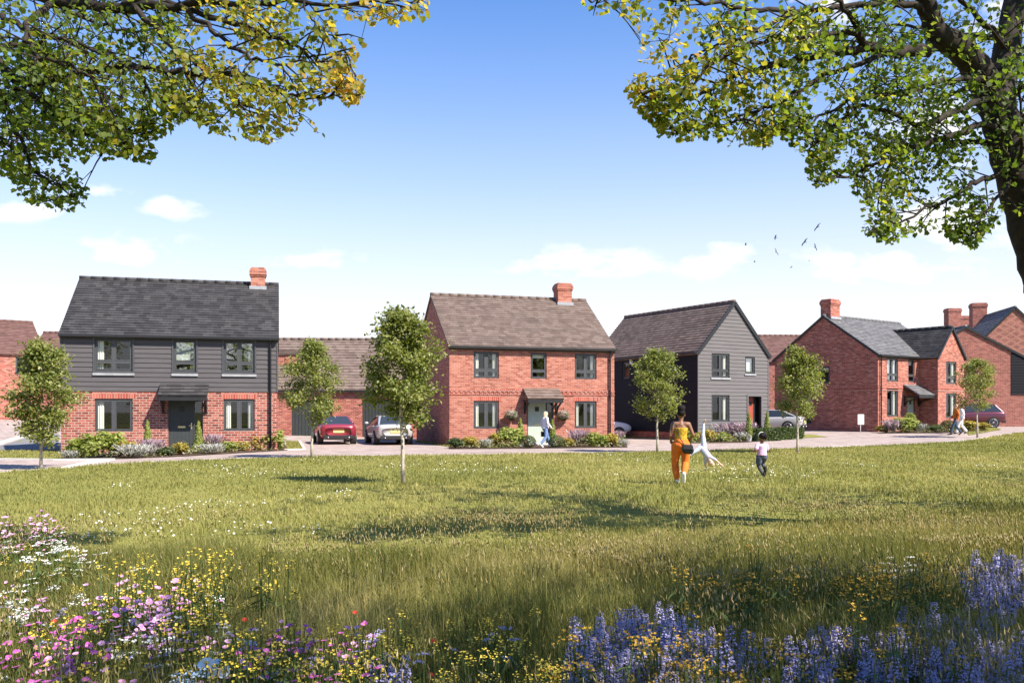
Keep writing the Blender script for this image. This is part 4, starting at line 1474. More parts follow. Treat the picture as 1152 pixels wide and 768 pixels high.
shade_tree((8.2, .4, 0), 11, 5.2, 4.1, 300, 31, 'maple beside the viewer shading the meadow flowers')
shade_tree((3.2, -3.2, 0), 12.5, 6.0, 4.0, 230, 32, 'maple behind the viewer shading the near meadow')
shade_tree((16.8, 3.6, 0), 10, 3.6, 3.6, 190, 33, 'maple right of the view shading the near right lawn')
shade_tree((20.5, 17.0, 0), 10, 2.6, 3.6, 200, 34, 'maple right of the view shading the middle of the lawn')
shade_tree((27.5, 24.5, 0), 11, 3.0, 4.0, 200, 35, 'maple right of the view shading the far right lawn')


# the row of trees behind the viewer that the windows mirror
for i, (x, y, h, r_) in enumerate(((-24, -24, 12, 4.5), (-13, -28, 14, 5), (-3, -25, 10, 4.2), (9, -27, 13, 5), (20, -24, 11, 4.5), (33, -22, 13, 5), (46, -14, 12, 5))):
    shade_tree((x, y, 0), h, 2.2, r_, 330, 50 + i, 'maple in the tree row behind the viewer, mirrored in the house windows')


# ------------------------------------------------------------------ meadow and lawn
def blades(name, X, Y, h, w, tint, mat, lean=.35, parent=None):
    n = len(X)
    Z = np.array([gz(a, b) for a, b in zip(X, Y)]) if (np.max(Y) > 40) else np.zeros(n)
    a = RNG.uniform(0, 2 * math.pi, n)
    dx, dy = np.cos(a), np.sin(a)
    la = RNG.uniform(0, 2 * math.pi, n)
    lm = np.abs(RNG.normal(0, lean, n)) * h
    lx, ly = np.cos(la) * lm - .06 * h, np.sin(la) * lm
    P = np.stack([X, Y, Z + .005], 1)
    side = np.stack([dx * w / 2, dy * w / 2, np.zeros(n)], 1)
    mid = P + np.stack([lx * .35, ly * .35, h * .58], 1)
    tip = P + np.stack([lx, ly, h * (1 - .15 * np.abs(lm / np.maximum(h, 1e-3)))], 1)
    V = np.stack([P - side, P + side, mid + side * .75, mid - side * .75, tip], 1).reshape(-1, 3)
    b = (np.arange(n) * 5)[:, None]
    L = (b + np.array([0, 1, 2, 3, 3, 2, 4])).ravel()
    S = ((np.arange(n) * 7)[:, None] + np.array([0, 4])).ravel()
    o = np_mesh(name, V, L, S, mat, parent, {'tint': np.repeat(tint, 5)})
    return tag(o, kind='stuff')


def lawn_points(n, d0, d1, power):
    u = RNG.random(n)
    d = (d0 ** power + u * (d1 ** power - d0 ** power)) ** (1 / power)
    x = RNG.uniform(-1, 1, n) * (.6 * d + 1.5)
    ok = d < np.interp(x, EX, EY) - .02
    return x[ok], d[ok]


# mown lawn
x, d = lawn_points(330000, 8.5, 58, 1.15)
h = (.035 + .07 * vnoise(x, d, .9, 1) ** 1.5 + .03 * vnoise(x, d, 4, 2)) * RNG.uniform(.6, 1.3, len(x))
t = np.clip(.08 + .85 * vnoise(x, d * .6, 2.6, 3) * vnoise(x, d, 7, 14) + .1 * vnoise(x, d * .5, 1.1, 15) + .25 * vnoise(x, d, .5, 4) + RNG.normal(0, .12, len(x)), 0, 1)
blades('lawn_grass', x, d, h, .006 + .0006 * d, t, M['lawn_blades'], .6)
# long meadow grass, dying out into the lawn
x, d = lawn_points(330000, 3.0, 19, 1.25)
lim = 11.6 + 3.6 * (vnoise(x, d, 3.5, 5) - .5) + np.clip(x, -2, 8) * .45 + 1.5 * (vnoise(x, d, .8, 6) - .5)
k = np.clip((lim - d) / 3.5, 0, 1)
ok = RNG.random(len(x)) < k ** .6
x, d, k = x[ok], d[ok], k[ok]
h = (.08 + .28 * k * (.25 + 1.2 * vnoise(x, d, .9, 7) ** 1.3)) * RNG.uniform(.55, 1.35, len(x))
t = np.clip(.12 + .8 * vnoise(x, d, 1.3, 8) * vnoise(x, d, 4, 9) + .16 * vnoise(x, d, .3, 10) + RNG.normal(0, .14, len(x)), 0, 1)
blades('meadow_grass', x, d, h, .0032 + .0005 * d, t, M['grass'], .4)
# seed heads standing over it
x, d = lawn_points(46000, 4.0, 17, 1.6)
lim = 12.3 + 3.2 * (vnoise(x, d, 3.5, 5) - .5) + np.clip(x, -2, 8) * .45
ok = (d < lim) & (RNG.random(len(x)) < .15 + .85 * (vnoise(x, d, 1.8, 12) > .5))
x, d = x[ok], d[ok]
P = np.stack([x, d, .2 + .26 * vnoise(x, d, 1.1, 7) * RNG.uniform(.6, 1.5, len(x))], 1)
twv = RNG.normal(size=P.shape) * .25 + np.array([-.1, 0, 1])
SEED = ([(0, 0, 0), (.10, .3, .04), (0, 1, 0), (-.10, .3, .04), (0, .35, -.09)], [(0, 1, 2, 3), (0, 4, 1), (4, 2, 1), (4, 3, 2), (0, 3, 4)])
V, L, S, A = scatter_faces(P, RNG.normal(size=P.shape) * np.array([1, 1, .2]), RNG.uniform(.03, .065, len(P)), *SEED, np.clip(RNG.normal(.8, .15, len(P)), .45, 1), twv)
tag(np_mesh('grass_seed_heads', V, L, S, M['grass'], None, {'tint': A}), kind='stuff')
# verges near the houses
def verge_grass(pix, n, hh=.06):
    pg = np.array([G(*p)[:2] for p in pix])
    lo, hi = pg.min(0), pg.max(0)
    x = RNG.uniform(lo[0], hi[0], n); y = RNG.uniform(lo[1], hi[1], n)
    ok = in_poly(x, y, pg)
    x, y = x[ok], y[ok]
    blades('verge_grass', x, y, hh * RNG.uniform(.6, 1.4, len(x)), .03 + 0 * x, np.clip(RNG.normal(.4, .2, len(x)), 0, 1), M['lawn_blades'], .5)


verge_grass(((-20, 516), (90, 517), (70, 507), (-20, 507)), 9000)
verge_grass(((322, 505.5), (343, 505), (337, 496.5), (322, 496)), 4000)
verge_grass(((466, 497), (505, 502.6), (520, 500.5), (480, 494)), 4000)
verge_grass(((700, 492.5), (770, 494.3), (770, 490), (700, 489)), 5000)
verge_grass(((1090, 489.6), (1126, 483.4), (1118, 481), (1085, 484)), 4000)
# daisies and clover heads sprinkled over the lawn
x, d = lawn_points(6500, 11, 33, 1.0)
ok = vnoise(x, d, 1.7, 21) * vnoise(x, d, 6, 22) > .50
x, d = x[ok], d[ok]
P = np.stack([x, d, .055 + .04 * RNG.random(len(x))], 1)
DISC = ([(math.cos(i * 1.047), math.sin(i * 1.047), .15) for i in range(6)] + [(0, 0, 0)], [(6, i, (i + 1) % 6) for i in range(6)])
V, L, S, A = scatter_faces(P, RNG.normal(size=P.shape) * .4 + np.array([0, -.5, 1]), RNG.uniform(.009, .016, len(P)), *DISC, RNG.random(len(P)))
M['daisy'] = m_leaf('daisy_petals', [(0, (.75, .72, .6)), (1, (.85, .85, .8))], .2, (1, 1, 1))
tag(np_mesh('lawn_daisies', V, L, S, M['daisy'], None, {'tint': A}), kind='stuff')
# ------------------------------------------------------------------ shrubs and beds
def shrub_mesh(kind, seed):
    """unit shrub: about 1 wide, 1 high, on short stems -> (V, loops, starts, tint, mat name)"""
    rnd = np.random.default_rng(seed)
    global RNG
    old, RNG = RNG, rnd
    if kind == 'cone':
        n = 1500
        z = rnd.random(n) ** 1.3
        r = .5 * (1 - z * .92) ** .8 * (.75 + .25 * rnd.random(n))
        a = rnd.random(n) * 2 * np.pi
        P = np.stack([r * np.cos(a), r * np.sin(a), .05 + .95 * z], 1)
        N = np.stack([np.cos(a), np.sin(a), .6 + 0 * a], 1) + rnd.normal(size=(n, 3)) * .5
        s, leaf = .1, LEAF
    elif kind == 'ball':
        n = 1300
        u = rnd.normal(size=(n, 3)); u /= np.linalg.norm(u, axis=1, keepdims=True)
        P = u * .5 * (.85 + .15 * rnd.random((n, 1))) + [0, 0, .5]
        N = u + rnd.normal(size=(n, 3)) * .4
        s, leaf = .085, LEAF
    elif kind == 'spiky':
        n = 900
        b = rnd.normal(size=(n, 2)) * .16
        a = rnd.random(n) * 2 * np.pi; t = rnd.random(n) * .55
        hgt = rnd.uniform(.35, 1.0, n)
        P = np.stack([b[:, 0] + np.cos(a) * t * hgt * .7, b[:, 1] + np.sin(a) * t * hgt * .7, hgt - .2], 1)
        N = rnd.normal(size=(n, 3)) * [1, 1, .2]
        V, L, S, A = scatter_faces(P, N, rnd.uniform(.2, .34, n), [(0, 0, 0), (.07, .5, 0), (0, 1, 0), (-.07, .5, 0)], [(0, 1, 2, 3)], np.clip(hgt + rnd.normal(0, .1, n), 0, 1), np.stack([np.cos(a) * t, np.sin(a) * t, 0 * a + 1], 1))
        RNG = old
        return V, L, S, A
    else:
        k = 26
        c = rnd.normal(size=(k, 3)); c /= np.linalg.norm(c, axis=1, keepdims=True)
        c = c * rnd.uniform(.2, .4, (k, 1)) * [1, 1, .95] + [0, 0, .5]
        c[:, 2] = np.maximum(c[:, 2], .12)
        q = rnd.integers(0, k, 1100)
        n = 1100
        off = rnd.normal(size=(n, 3)) * .085
        P = c[q] + off
        N = off / .1 + rnd.normal(size=(n, 3)) * .5 + [0, 0, .5]
        s, leaf = .13, LEAF
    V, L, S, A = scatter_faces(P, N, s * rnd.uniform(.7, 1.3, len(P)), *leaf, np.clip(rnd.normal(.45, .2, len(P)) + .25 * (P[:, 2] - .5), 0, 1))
    RNG = old
    return V, L, S, A


SHRUB_CACHE = {}


def foliage(name, kind, mat, seed, parent=None):
    key = (kind, mat, seed % 2)
    if key not in SHRUB_CACHE:
        V, L, S, A = shrub_mesh(kind, 40 + seed % 2 + len(SHRUB_CACHE))
        o = np_mesh(name, V, L, S, M[mat], parent, {'tint': A})
        SHRUB_CACHE[key] = o.data
        return o
    o = bpy.data.objects.new(name, SHRUB_CACHE[key])
    COL.objects.link(o)
    if parent: o.parent = parent
    return o


SHRUBS = [  # px, base y, width px, height px, kind, material, label
    # grey boarded house
    (97, 515.5, 34, 27, 'bush', 'leaf_lime', 'large lime green shrub at the left corner of the grey boarded house'),
    (123, 514.5, 34, 29, 'bush', 'leaf_lime', 'lime green shrub below the lower left window of the grey boarded house'),
    (143, 514.5, 22, 18, 'bush', 'leaf_gold', 'olive yellow shrub between lime shrubs and silvery lavender'),
    (80, 516.2, 20, 9, 'spiky', 'leaf_silver', 'low silvery tuft at the left end of the bed'),
    (152, 515, 30, 14, 'spiky', 'leaf_silver', 'wide grey lavender left of the charcoal door'),
    (170, 513, 26, 17, 'spiky', 'leaf_mauve', 'pinkish lavender nearest the charcoal door'),
    (186, 513, 17, 11, 'bush', 'leaf_dark', 'low dark green shrub before the charcoal door'),
    (203, 511.5, 17, 13, 'bush', 'leaf_gold', 'ochre shrub before the side light of the charcoal door'),
    (224, 509.5, 15, 12, 'bush', 'leaf_lime', 'small lime shrub right of the charcoal door'),
    (240, 507.5, 20, 17, 'spiky', 'leaf_mauve', 'purple sage clump left of the lower right window'),
    (238, 510.5, 26, 10, 'spiky', 'leaf_silver', 'silver grass tuft in front of the purple sage'),
    (256, 508.5, 18, 12, 'bush', 'leaf_lime', 'lime shrub under the lower right window of the grey boarded house'),
    (272, 507, 15, 11, 'bush', 'leaf_gold', 'yellowish shrub under the lower right window of the grey boarded house'),
    (288, 506.5, 20, 16, 'bush', 'leaf_gold', 'golden shrub beside the black downpipe'),
    (308, 506, 30, 23, 'bush', 'leaf_lime', 'big lime shrub at the right corner of the grey boarded house'),
    # brick house
    (513, 504.5, 16, 12, 'bush', 'leaf_dark', 'dark green shrub at the left corner of the orange brick house'),
    (529, 504, 17, 13, 'bush', 'leaf_gold', 'yellow green shrub under the lower left window of the orange brick house'),
    (546, 503.8, 13, 9, 'spiky', 'leaf_silver', 'small silver tuft under the lower left window of the orange brick house'),
    (558, 503.2, 18, 16, 'bush', 'leaf_gold', 'golden shrub left of the hanging basket wall'),
    (574, 503, 26, 22, 'bush', 'leaf_lime', 'tall lime shrub left of the sage green door'),
    (594, 503.8, 15, 13, 'ball', 'leaf_dark', 'clipped box ball left of the sage green door'),
    (626, 503.4, 16, 13, 'ball', 'leaf_dark', 'clipped box ball right of the sage green door'),
    (639, 503, 11, 10, 'bush', 'leaf_gold', 'small orange tinted shrub beside the right box ball'),
    (651, 502.4, 24, 17, 'spiky', 'leaf_mauve', 'purple lavender under the lower right window of the orange brick house'),
    (671, 502.6, 24, 16, 'bush', 'leaf_lime', 'lime shrub right of the lower right window of the orange brick house'),
    (688, 502.4, 18, 14, 'bush', 'leaf_gold', 'yellow shrub at the right corner of the orange brick house'),
    (702, 502.2, 9, 7, 'spiky', 'leaf_silver', 'tiny silver tuft at the right end of the brick house bed'),
    (695, 497, 14, 11, 'spiky', 'leaf_mauve', 'mauve clump in front of the white car'),
    # boarded house
    (777, 497.5, 17, 13, 'bush', 'leaf_lime', 'lime shrub at the dark corner of the boarded house'),
    (795, 497, 18, 13, 'bush', 'leaf_gold', 'golden shrub below the ground floor window of the boarded house'),
    (812, 496.6, 16, 11, 'bush', 'leaf_lime', 'green shrub between golden shrub and heather'),
    (832, 494.5, 34, 17, 'spiky', 'leaf_mauve', 'wide mauve heather below the light grey gable'),
    (812, 491.5, 26, 16, 'spiky', 'leaf_mauve', 'mauve heather right under the window of the boarded house'),
    (826, 491, 13, 17, 'bush', 'leaf_lime', 'upright lime shrub behind the heather'),
    (838, 496, 22, 9, 'spiky', 'leaf_silver', 'silver cushion plant before the mauve heather'),
    # winged house
    (994, 486.6, 13, 8, 'bush', 'leaf_gold', 'low golden shrub at the corner of the winged house'),
    (1003, 486.8, 18, 13, 'spiky', 'leaf_mauve', 'mauve clump under the front window of the winged house'),
    (1017, 486.6, 24, 17, 'bush', 'leaf_lime', 'fresh lime shrub before the door of the winged house'),
    (1033, 486.4, 16, 9, 'spiky', 'leaf_silver', 'silver cushion plant in the angle of the winged house'),
    (1052, 486.2, 16, 8, 'bush', 'leaf_dark', 'low dark shrub below the wing gable'),
    (1067, 485.6, 15, 12, 'ball', 'leaf_dark', 'rounded dark shrub behind the walking couple'),
    (1090, 484.8, 18, 11, 'bush', 'leaf_gold', 'golden shrub right of the walking couple'),
    (1104, 484, 14, 9, 'bush', 'leaf_gold', 'yellow shrub before the wheel of the maroon car'),
]
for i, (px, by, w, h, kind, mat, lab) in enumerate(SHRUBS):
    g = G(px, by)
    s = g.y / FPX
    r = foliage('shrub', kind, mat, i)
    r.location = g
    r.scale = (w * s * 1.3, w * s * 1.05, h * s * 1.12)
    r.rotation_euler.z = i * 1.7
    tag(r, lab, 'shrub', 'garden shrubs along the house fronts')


# low ground cover filling the beds between the shrubs
def ground_cover(pix, n, mat):
    pg = np.array([G(*p)[:2] for p in pix]); lo, hi = pg.min(0), pg.max(0)
    x = RNG.uniform(lo[0], hi[0], n); y = RNG.uniform(lo[1], hi[1], n)
    hh = .06 + .34 * np.clip(vnoise(x + 40, y, .8, 61) * 1.7 - .45, 0, 1)
    ok = in_poly(x, y, pg) & (RNG.random(n) < .25 + vnoise(x + 40, y, .5, 62))
    x, y, hh = x[ok], y[ok], hh[ok]
    z = np.array([gz(a, b) for a, b in zip(x, y)]) + .02 + hh * RNG.random(len(x)) ** .6
    P = np.stack([x, y, z], 1)
    V, L, S, A = scatter_faces(P, RNG.normal(size=P.shape) * .6 + [0, -.2, .7], RNG.uniform(.06, .13, len(P)), *LEAF, np.clip(.5 * vnoise(x + 9, y, .6, 63) + RNG.normal(.2, .2, len(P)), 0, 1))
    tag(np_mesh('ground_cover', V, L, S, M[mat], None, {'tint': A}), kind='stuff')


M['leaf_mixed'] = m_leaf('leaf_mixed', [(0, (.07, .09, .03)), (.35, (.16, .18, .06)), (.6, (.26, .25, .1)), (.8, (.3, .24, .2)), (1, (.42, .38, .3))], .3)
ground_cover(((74, 516.6), (140, 515.6), (200, 513.2), (322, 506), (318, 500), (200, 506), (70, 511)), 6500, 'leaf_mixed')
ground_cover(((506, 504.7), (582, 504.2), (582, 500), (506, 502)), 2600, 'leaf_mixed')
ground_cover(((626, 503.8), (704, 502.9), (703, 497), (626, 500)), 3000, 'leaf_mixed')
ground_cover(((766, 498.4), (836, 497.4), (846, 496), (846, 492), (790, 494)), 3600, 'leaf_mixed')
ground_cover(((988, 487.2), (1060, 487), (1110, 484.4), (1106, 481.5), (1040, 483.5)), 4200, 'leaf_mixed')


def topiary(px, by, w, h, label, mat='leaf_lime', potmat='stone'):
    g = G(px, by)
    s = g.y / FPX
    t = empty('potted_topiary', g, 0, label, 'potted plant', 'clipped cones in pots beside front doors')
    p = MB()
    p.tube([(0, 0, .0), (0, 0, .03), (0, 0, .28), (0, 0, .31), (0, 0, .31)], [.13, .14, .185, .2, .15], 14)
    p.build('pot', M[potmat], t)
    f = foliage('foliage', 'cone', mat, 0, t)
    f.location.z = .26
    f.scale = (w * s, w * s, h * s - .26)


topiary(166, 509.6, 11, 36, 'clipped cone plant left of the charcoal door')
topiary(223.5, 508.2, 11, 34, 'clipped cone plant right of the charcoal door')
topiary(585.5, 502, 11, 31, 'clipped cone plant left of the sage green door')
topiary(621.5, 501.4, 10, 29, 'clipped cone plant right of the sage green door')
topiary(842.5, 496.2, 9.5, 32, 'clipped cone plant left of the red door', potmat='white')
topiary(863, 494.8, 9.5, 31, 'clipped cone plant right of the red door', potmat='white')


def hedge(a, b, h, th, label, name='hedge', mat='leaf_dark'):
    A, B = G(*a), G(*b)
    L = (B - A).length
    n = int(L * h * 900 + 900)
    u = RNG.random(n)
    o = RNG.uniform(-1, 1, n) * th / 2; z = RNG.random(n) * h
    side = RNG.random(n) < .55
    o = np.where(side, np.sign(o) * th / 2 * RNG.uniform(.85, 1.05, n), o); z = np.where(side, z, h * RNG.uniform(.9, 1.05, n))
    t = (B - A) / L
    P = np.stack([u * L, o, z], 1)
    V, Lp, S, At = scatter_faces(P, RNG.normal(size=(n, 3)) + [0, 0, .6], .11 * RNG.uniform(.7, 1.3, n), *LEAF, np.clip(RNG.normal(.5, .2, n), 0, 1))
    r = np_mesh(name, V, Lp, S, M[mat], None, {'tint': At})
    r.location = A
    r.rotation_euler.z = math.atan2(t.y, t.x)
    tag(r, label, 'hedge')
    core = MB(); core.box(.03, L - .03, -th * .4, th * .4, 0, h * .9)
    core.build('stems', M['stem'], r)


hedge((849, 496.2), (874, 495.2), .62, .6, 'low clipped hedge in front of the red door path')
hedge((875, 494.6), (900, 493.2), .6, .6, 'low clipped hedge in front of the parked silver coupe')
hedge((-40, 475.5), (58, 474), .8, .8, 'long dark clipped hedge before the far left house')


def basket(px, py, d, label):
    c = at(px, py, d)
    c.z -= 0
    b = empty('hanging_basket', c, R(17.2), label, 'hanging basket', 'hanging baskets on the brick house')
    m = MB()
    vs = []; n, k = 14, 5
    for i in range(k + 1):
        th = math.pi / 2 * i / k
        for j in range(n): vs.append((.24 * math.cos(th) * math.cos(2 * math.pi * j / n), .24 * math.cos(th) * math.sin(2 * math.pi * j / n), -.24 * math.sin(th)))
    fs = [(i * n + j, i * n + (j + 1) % n, i * n + n + (j + 1) % n, i * n + n + j) for i in range(k) for j in range(n)]
    m.mesh(vs, fs, 0, True)
    m.build('bowl', M['soil'], b)
    h = MB()
    h.tube([(0, .33, .34), (0, .0, .4), (0, -.02, .34)], .012, 6)
    for j in range(3): h.tube([(0, -.02, .36), (.23 * math.cos(j * 2.1), .23 * math.sin(j * 2.1), .02)], .005, 4)
    h.build('bracket', M['black'], b)
    f = foliage('flowers', 'ball', 'flower_mix', 0, b)
    f.scale = (.62, .6, .5); f.location.z = -.22


basket(575.5, 467.2, 43.1, 'hanging basket left of the sage green door')
basket(634.2, 467.6, 44.1, 'hanging basket right of the sage green door')


def tall_planter(px, by, w, h, label):
    g = G(px, by)
    s = g.y / FPX
    t = empty('potted_shrub', g, 0, label, 'potted plant')
    p = MB(); p.tube([(0, 0, 0), (0, 0, .5), (0, 0, .56), (0, 0, .56)], [.18, .26, .28, .2], 14)
    p.build('pot', M['stone'], t)
    f = foliage('foliage', 'bush', 'leaf_lime', 1, t)
    f.location.z = .45; f.scale = (w * s, w * s, h * s - .45)


tall_planter(1023.5, 485, 11, 22, 'bright potted shrub beside the porch of the winged house')


# ------------------------------------------------------------------ wild flowers in the near meadow
M['petal_violet'] = m_leaf('petal_violet', [(0, (.23, .21, .40)), (.6, (.38, .35, .57)), (1, (.62, .57, .74))], .3, (1, 1, 1))
M['petal_pink'] = m_leaf('petal_pink', [(0, (.6, .16, .5)), (.5, (.75, .38, .66)), (1, (.85, .66, .8))], .35, (1, 1, 1))
M['petal_magenta'] = m_leaf('petal_magenta', [(0, (.5, .07, .36)), (1, (.68, .2, .55))], .35, (1, 1, 1))
M['petal_yellow'] = m_leaf('petal_yellow', [(0, (.62, .42, .03)), (1, (.85, .72, .12))], .35, (1, 1, 1))
M['petal_yellow_shaded'] = m_leaf('petal_yellow_shaded', [(0, (.42, .23, .02)), (1, (.62, .4, .05))], .35, (1, 1, 1))  # yellow petals darkened: the shade on the right is put into their colour
M['petal_white'] = m_leaf('petal_white', [(0, (.7, .7, .64)), (1, (.85, .85, .82))], .3, (1, 1, 1))
M['petal_red'] = m_leaf('petal_red', [(0, (.6, .04, .02)), (1, (.75, .12, .06))], .3, (1, .8, .8))
M['petal_blue'] = m_leaf('petal_blue', [(0, (.05, .1, .5)), (1, (.12, .22, .7))], .3, (1, 1, 1))
M['petal_sky'] = m_leaf('petal_sky', [(0, (.45, .6, .8)), (1, (.65, .78, .9))], .3, (1, 1, 1))
M['flower_eye'] = m_plain('flower_eye', (.7, .42, .04), .7, .2)
M['stalk'] = m_leaf('stalk', [(0, (.06, .1, .03)), (1, (.13, .17, .05))], .2, (1, 1.1, .6))

PETAL = ([(0, 0, 0), (.4, .55, .1), (.22, 1, .05), (-.22, 1, .05), (-.4, .55, .1)], [(0, 1, 2, 3, 4)])


def flower_mesh(kind, petal, seed):
    """one flowering stem with its leaves, about real size, base at the origin"""
    r = np.random.default_rng(seed)
    rn = random.Random(seed)
    parts = []          # (V, L, S, tint, mat)

    def add(P, N, size, tm, mat, tw=None):
        global RNG
        old, RNG = RNG, r
        V, L, S, A = scatter_faces(np.asarray(P, float), np.asarray(N, float), np.asarray(size, float), *tm, np.clip(r.normal(.5, .25, len(P)), 0, 1), None if tw is None else np.asarray(tw, float))
        RNG = old
        parts.append((V, L, S, A, mat))

    def stalk(a, b, w=.005):
        a, b = np.array(a, float), np.array(b, float)
        m = (a + b) / 2 + r.normal(size=3) * .006
        P = [a, m]; T = [m - a, b - m]
        for k in range(2):
            v = T[k]; n = np.cross(v, r.normal(size=3)); n /= np.linalg.norm(n)
            n2 = np.cross(v, n); n2 /= np.linalg.norm(n2)
            for nn in (n, n2): add([P[k]], [nn], [np.linalg.norm(v) * 1.03], ([(-w / np.linalg.norm(v), 0, 0), (w / np.linalg.norm(v), 0, 0), (w * .8 / np.linalg.norm(v), 1, 0), (-w * .8 / np.linalg.norm(v), 1, 0)], [(0, 1, 2, 3)]), 1, [v])

    def leaves(n, z0, z1, s):
        a = r.random(n) * 6.28; z = r.uniform(z0, z1, n)
        add(np.stack([0 * a, 0 * a, z], 1), np.stack([np.cos(a) * .4, np.sin(a) * .4, 0 * a + 1], 1), r.uniform(.6, 1.2, n) * s, ([(0, 0, 0), (.09, .45, .05), (0, 1, -.05), (-.09, .45, .05)], [(0, 1, 2, 3)]), 1, np.stack([np.cos(a), np.sin(a), .5 + 0 * a], 1))

    def head(c, n, s, mat=0, cup=.35, tilt=.5, eye=.25):
        up = np.array([rn.gauss(0, tilt * .5), rn.gauss(0, tilt * .5) - .45 * tilt, 1.0]); up /= np.linalg.norm(up)
        t = np.cross(up, [1, .2, 0]); t /= np.linalg.norm(t); b = np.cross(up, t)
        a = np.arange(n) / n * 6.283 + rn.random()
        T = np.outer(np.cos(a), t) + np.outer(np.sin(a), b) + up * cup
        N = up[None] - T * cup
        add(np.tile(c, (n, 1)), N, np.full(n, s) * r.uniform(.85, 1.1, n), PETAL, mat, T)
        if eye: add([np.array(c) + up * s * .1], [up], [s * eye], DISC, 2)

    if kind == 'spike':
        h = r.uniform(.28, .42); hl = r.uniform(.09, .14)
        stalk((0, 0, 0), (r.normal() * .02, r.normal() * .02, h), .004)
        leaves(9, .05, h - hl, .11)
        n = 120
        z = r.random(n); a = r.random(n) * 6.283
        rad = .027 * (1 - z * .75) ** .7
        P = np.stack([rad * np.cos(a), rad * np.sin(a), h - hl + z * (hl + .015)], 1)
        add(P, np.stack([np.cos(a) * .6, np.sin(a) * .6, 1 + 0 * a], 1) + r.normal(size=(n, 3)) * .3, .02 * (1 - .5 * z), PETAL, 0, np.stack([np.cos(a), np.sin(a), .3 + 0 * a], 1))
    elif kind == 'cosmos':
        h = r.uniform(.3, .42)
        leaves(10, .03, h * .8, .13)
        for k in range(rn.randint(3, 5)):
            c = (rn.gauss(0, .06), rn.gauss(0, .06), h * rn.uniform(.7, 1.15))
            stalk((0, 0, .02), c, .0028); head(c, 8, .02)
    elif kind == 'yellow':
        h = r.uniform(.32, .46)
        leaves(8, .03, h * .8, .12)
        for k in range(3):
            c = np.array((rn.gauss(0, .035), rn.gauss(0, .035), h * rn.uniform(.8, 1.1)))
            stalk((0, 0, .02), c, .003)
            for j in range(rn.randint(4, 7)):
                head(c + r.normal(size=3) * [.016, .016, .016], 4, .0105, eye=0, cup=.5)
    elif kind == 'umbel':
        h = r.uniform(.3, .42)
        leaves(8, .03, h * .8, .13)
        for k in range(2):
            c = np.array((rn.gauss(0, .04), rn.gauss(0, .04), h * rn.uniform(.85, 1.1)))
            stalk((0, 0, .02), c, .003)
            n = 17
            q = r.normal(size=(n, 2)) * .022
            add(np.stack([c[0] + q[:, 0], c[1] + q[:, 1], c[2] + r.normal(size=n) * .003 + .006], 1), r.normal(size=(n, 3)) * .35 + [0, -.3, 1], r.uniform(.005, .008, n), DISC, 0)
    elif kind == 'daisy':
        h = r.uniform(.26, .36)
        leaves(7, .03, h * .7, .1)
        c = (rn.gauss(0, .03), rn.gauss(0, .03), h)
        stalk((0, 0, .02), c, .003); head(c, 12, .032, cup=.08, eye=.34, tilt=.7)
    elif kind == 'poppy':
        h = r.uniform(.3, .4)
        leaves(7, .03, h * .6, .1)
        c = (rn.gauss(0, .02), rn.gauss(0, .02), h)
        stalk((0, 0, .02), c, .003); head(c, 5, .022, cup=.6, eye=.2)
    Vs, Ls, Ss, As, Ms = [], [], [], [], []
    nv = nl = 0
    for V, L, S, A, m in parts:
        Vs.append(V); Ls.append(L + nv); Ss.append(S + nl); As.append(A); Ms.append(np.full(len(S), m))
        nv += len(V); nl += len(L)
    return np.concatenate(Vs), np.concatenate(Ls), np.concatenate(Ss), np.concatenate(As), np.concatenate(Ms)


FL_CACHE = {}


def flower(name, kind, petal, x, y, sc, var, label, cat, group):
    key = (kind, petal, var)
    if key not in FL_CACHE:
        V, L, S, A, Mi = flower_mesh(kind, petal, 500 + 17 * var + len(FL_CACHE))
        o = np_mesh(name, V, L, S, [M[petal], M['stalk'], M['flower_eye']], None, {'tint': A}, matidx=Mi)
        FL_CACHE[key] = o.data
    else:
        o = bpy.data.objects.new(name, FL_CACHE[key]); COL.objects.link(o)
    o.location = (x, y, gz(x, y))
    o.rotation_euler = (random.gauss(0, .09), random.gauss(0, .09), random.uniform(-.6, .6))
    o.scale = (sc, sc, sc * random.uniform(.9, 1.12))
    return tag(o, label, cat, group)


def patch(name, kind, petal, poly, n, label, cat, group, sc=(.85, 1.15), hz=.36, minsep=0.0):
    """flowers whose heads fall in a patch of the meadow; poly gives the patch seen in the photograph, turned into ground positions"""
    pg = [G(x, y, hz) for x, y in poly]
    pg = np.array([(p.x, p.y) for p in pg])
    lo, hi = pg.min(0), pg.max(0)
    done = []
    tries = 0
    while len(done) < n and tries < 40000:
        tries += 1
        x = random.uniform(lo[0], hi[0]); y = random.uniform(lo[1], hi[1])
        if y < 2.9 or not in_poly(np.array([x]), np.array([y]), pg)[0]: continue
        nv = vnoise(np.array([x + 30]), np.array([y]), .4, 40)[0]
        if random.random() > max(.16, (nv - .22) * 2.2): continue
        if minsep and any((x - a) ** 2 + (y - b) ** 2 < minsep ** 2 for a, b in done): continue
        done.append((x, y))
        flower(name, kind, petal, x, y, random.uniform(*sc), random.randint(0, 4), label, cat, group)


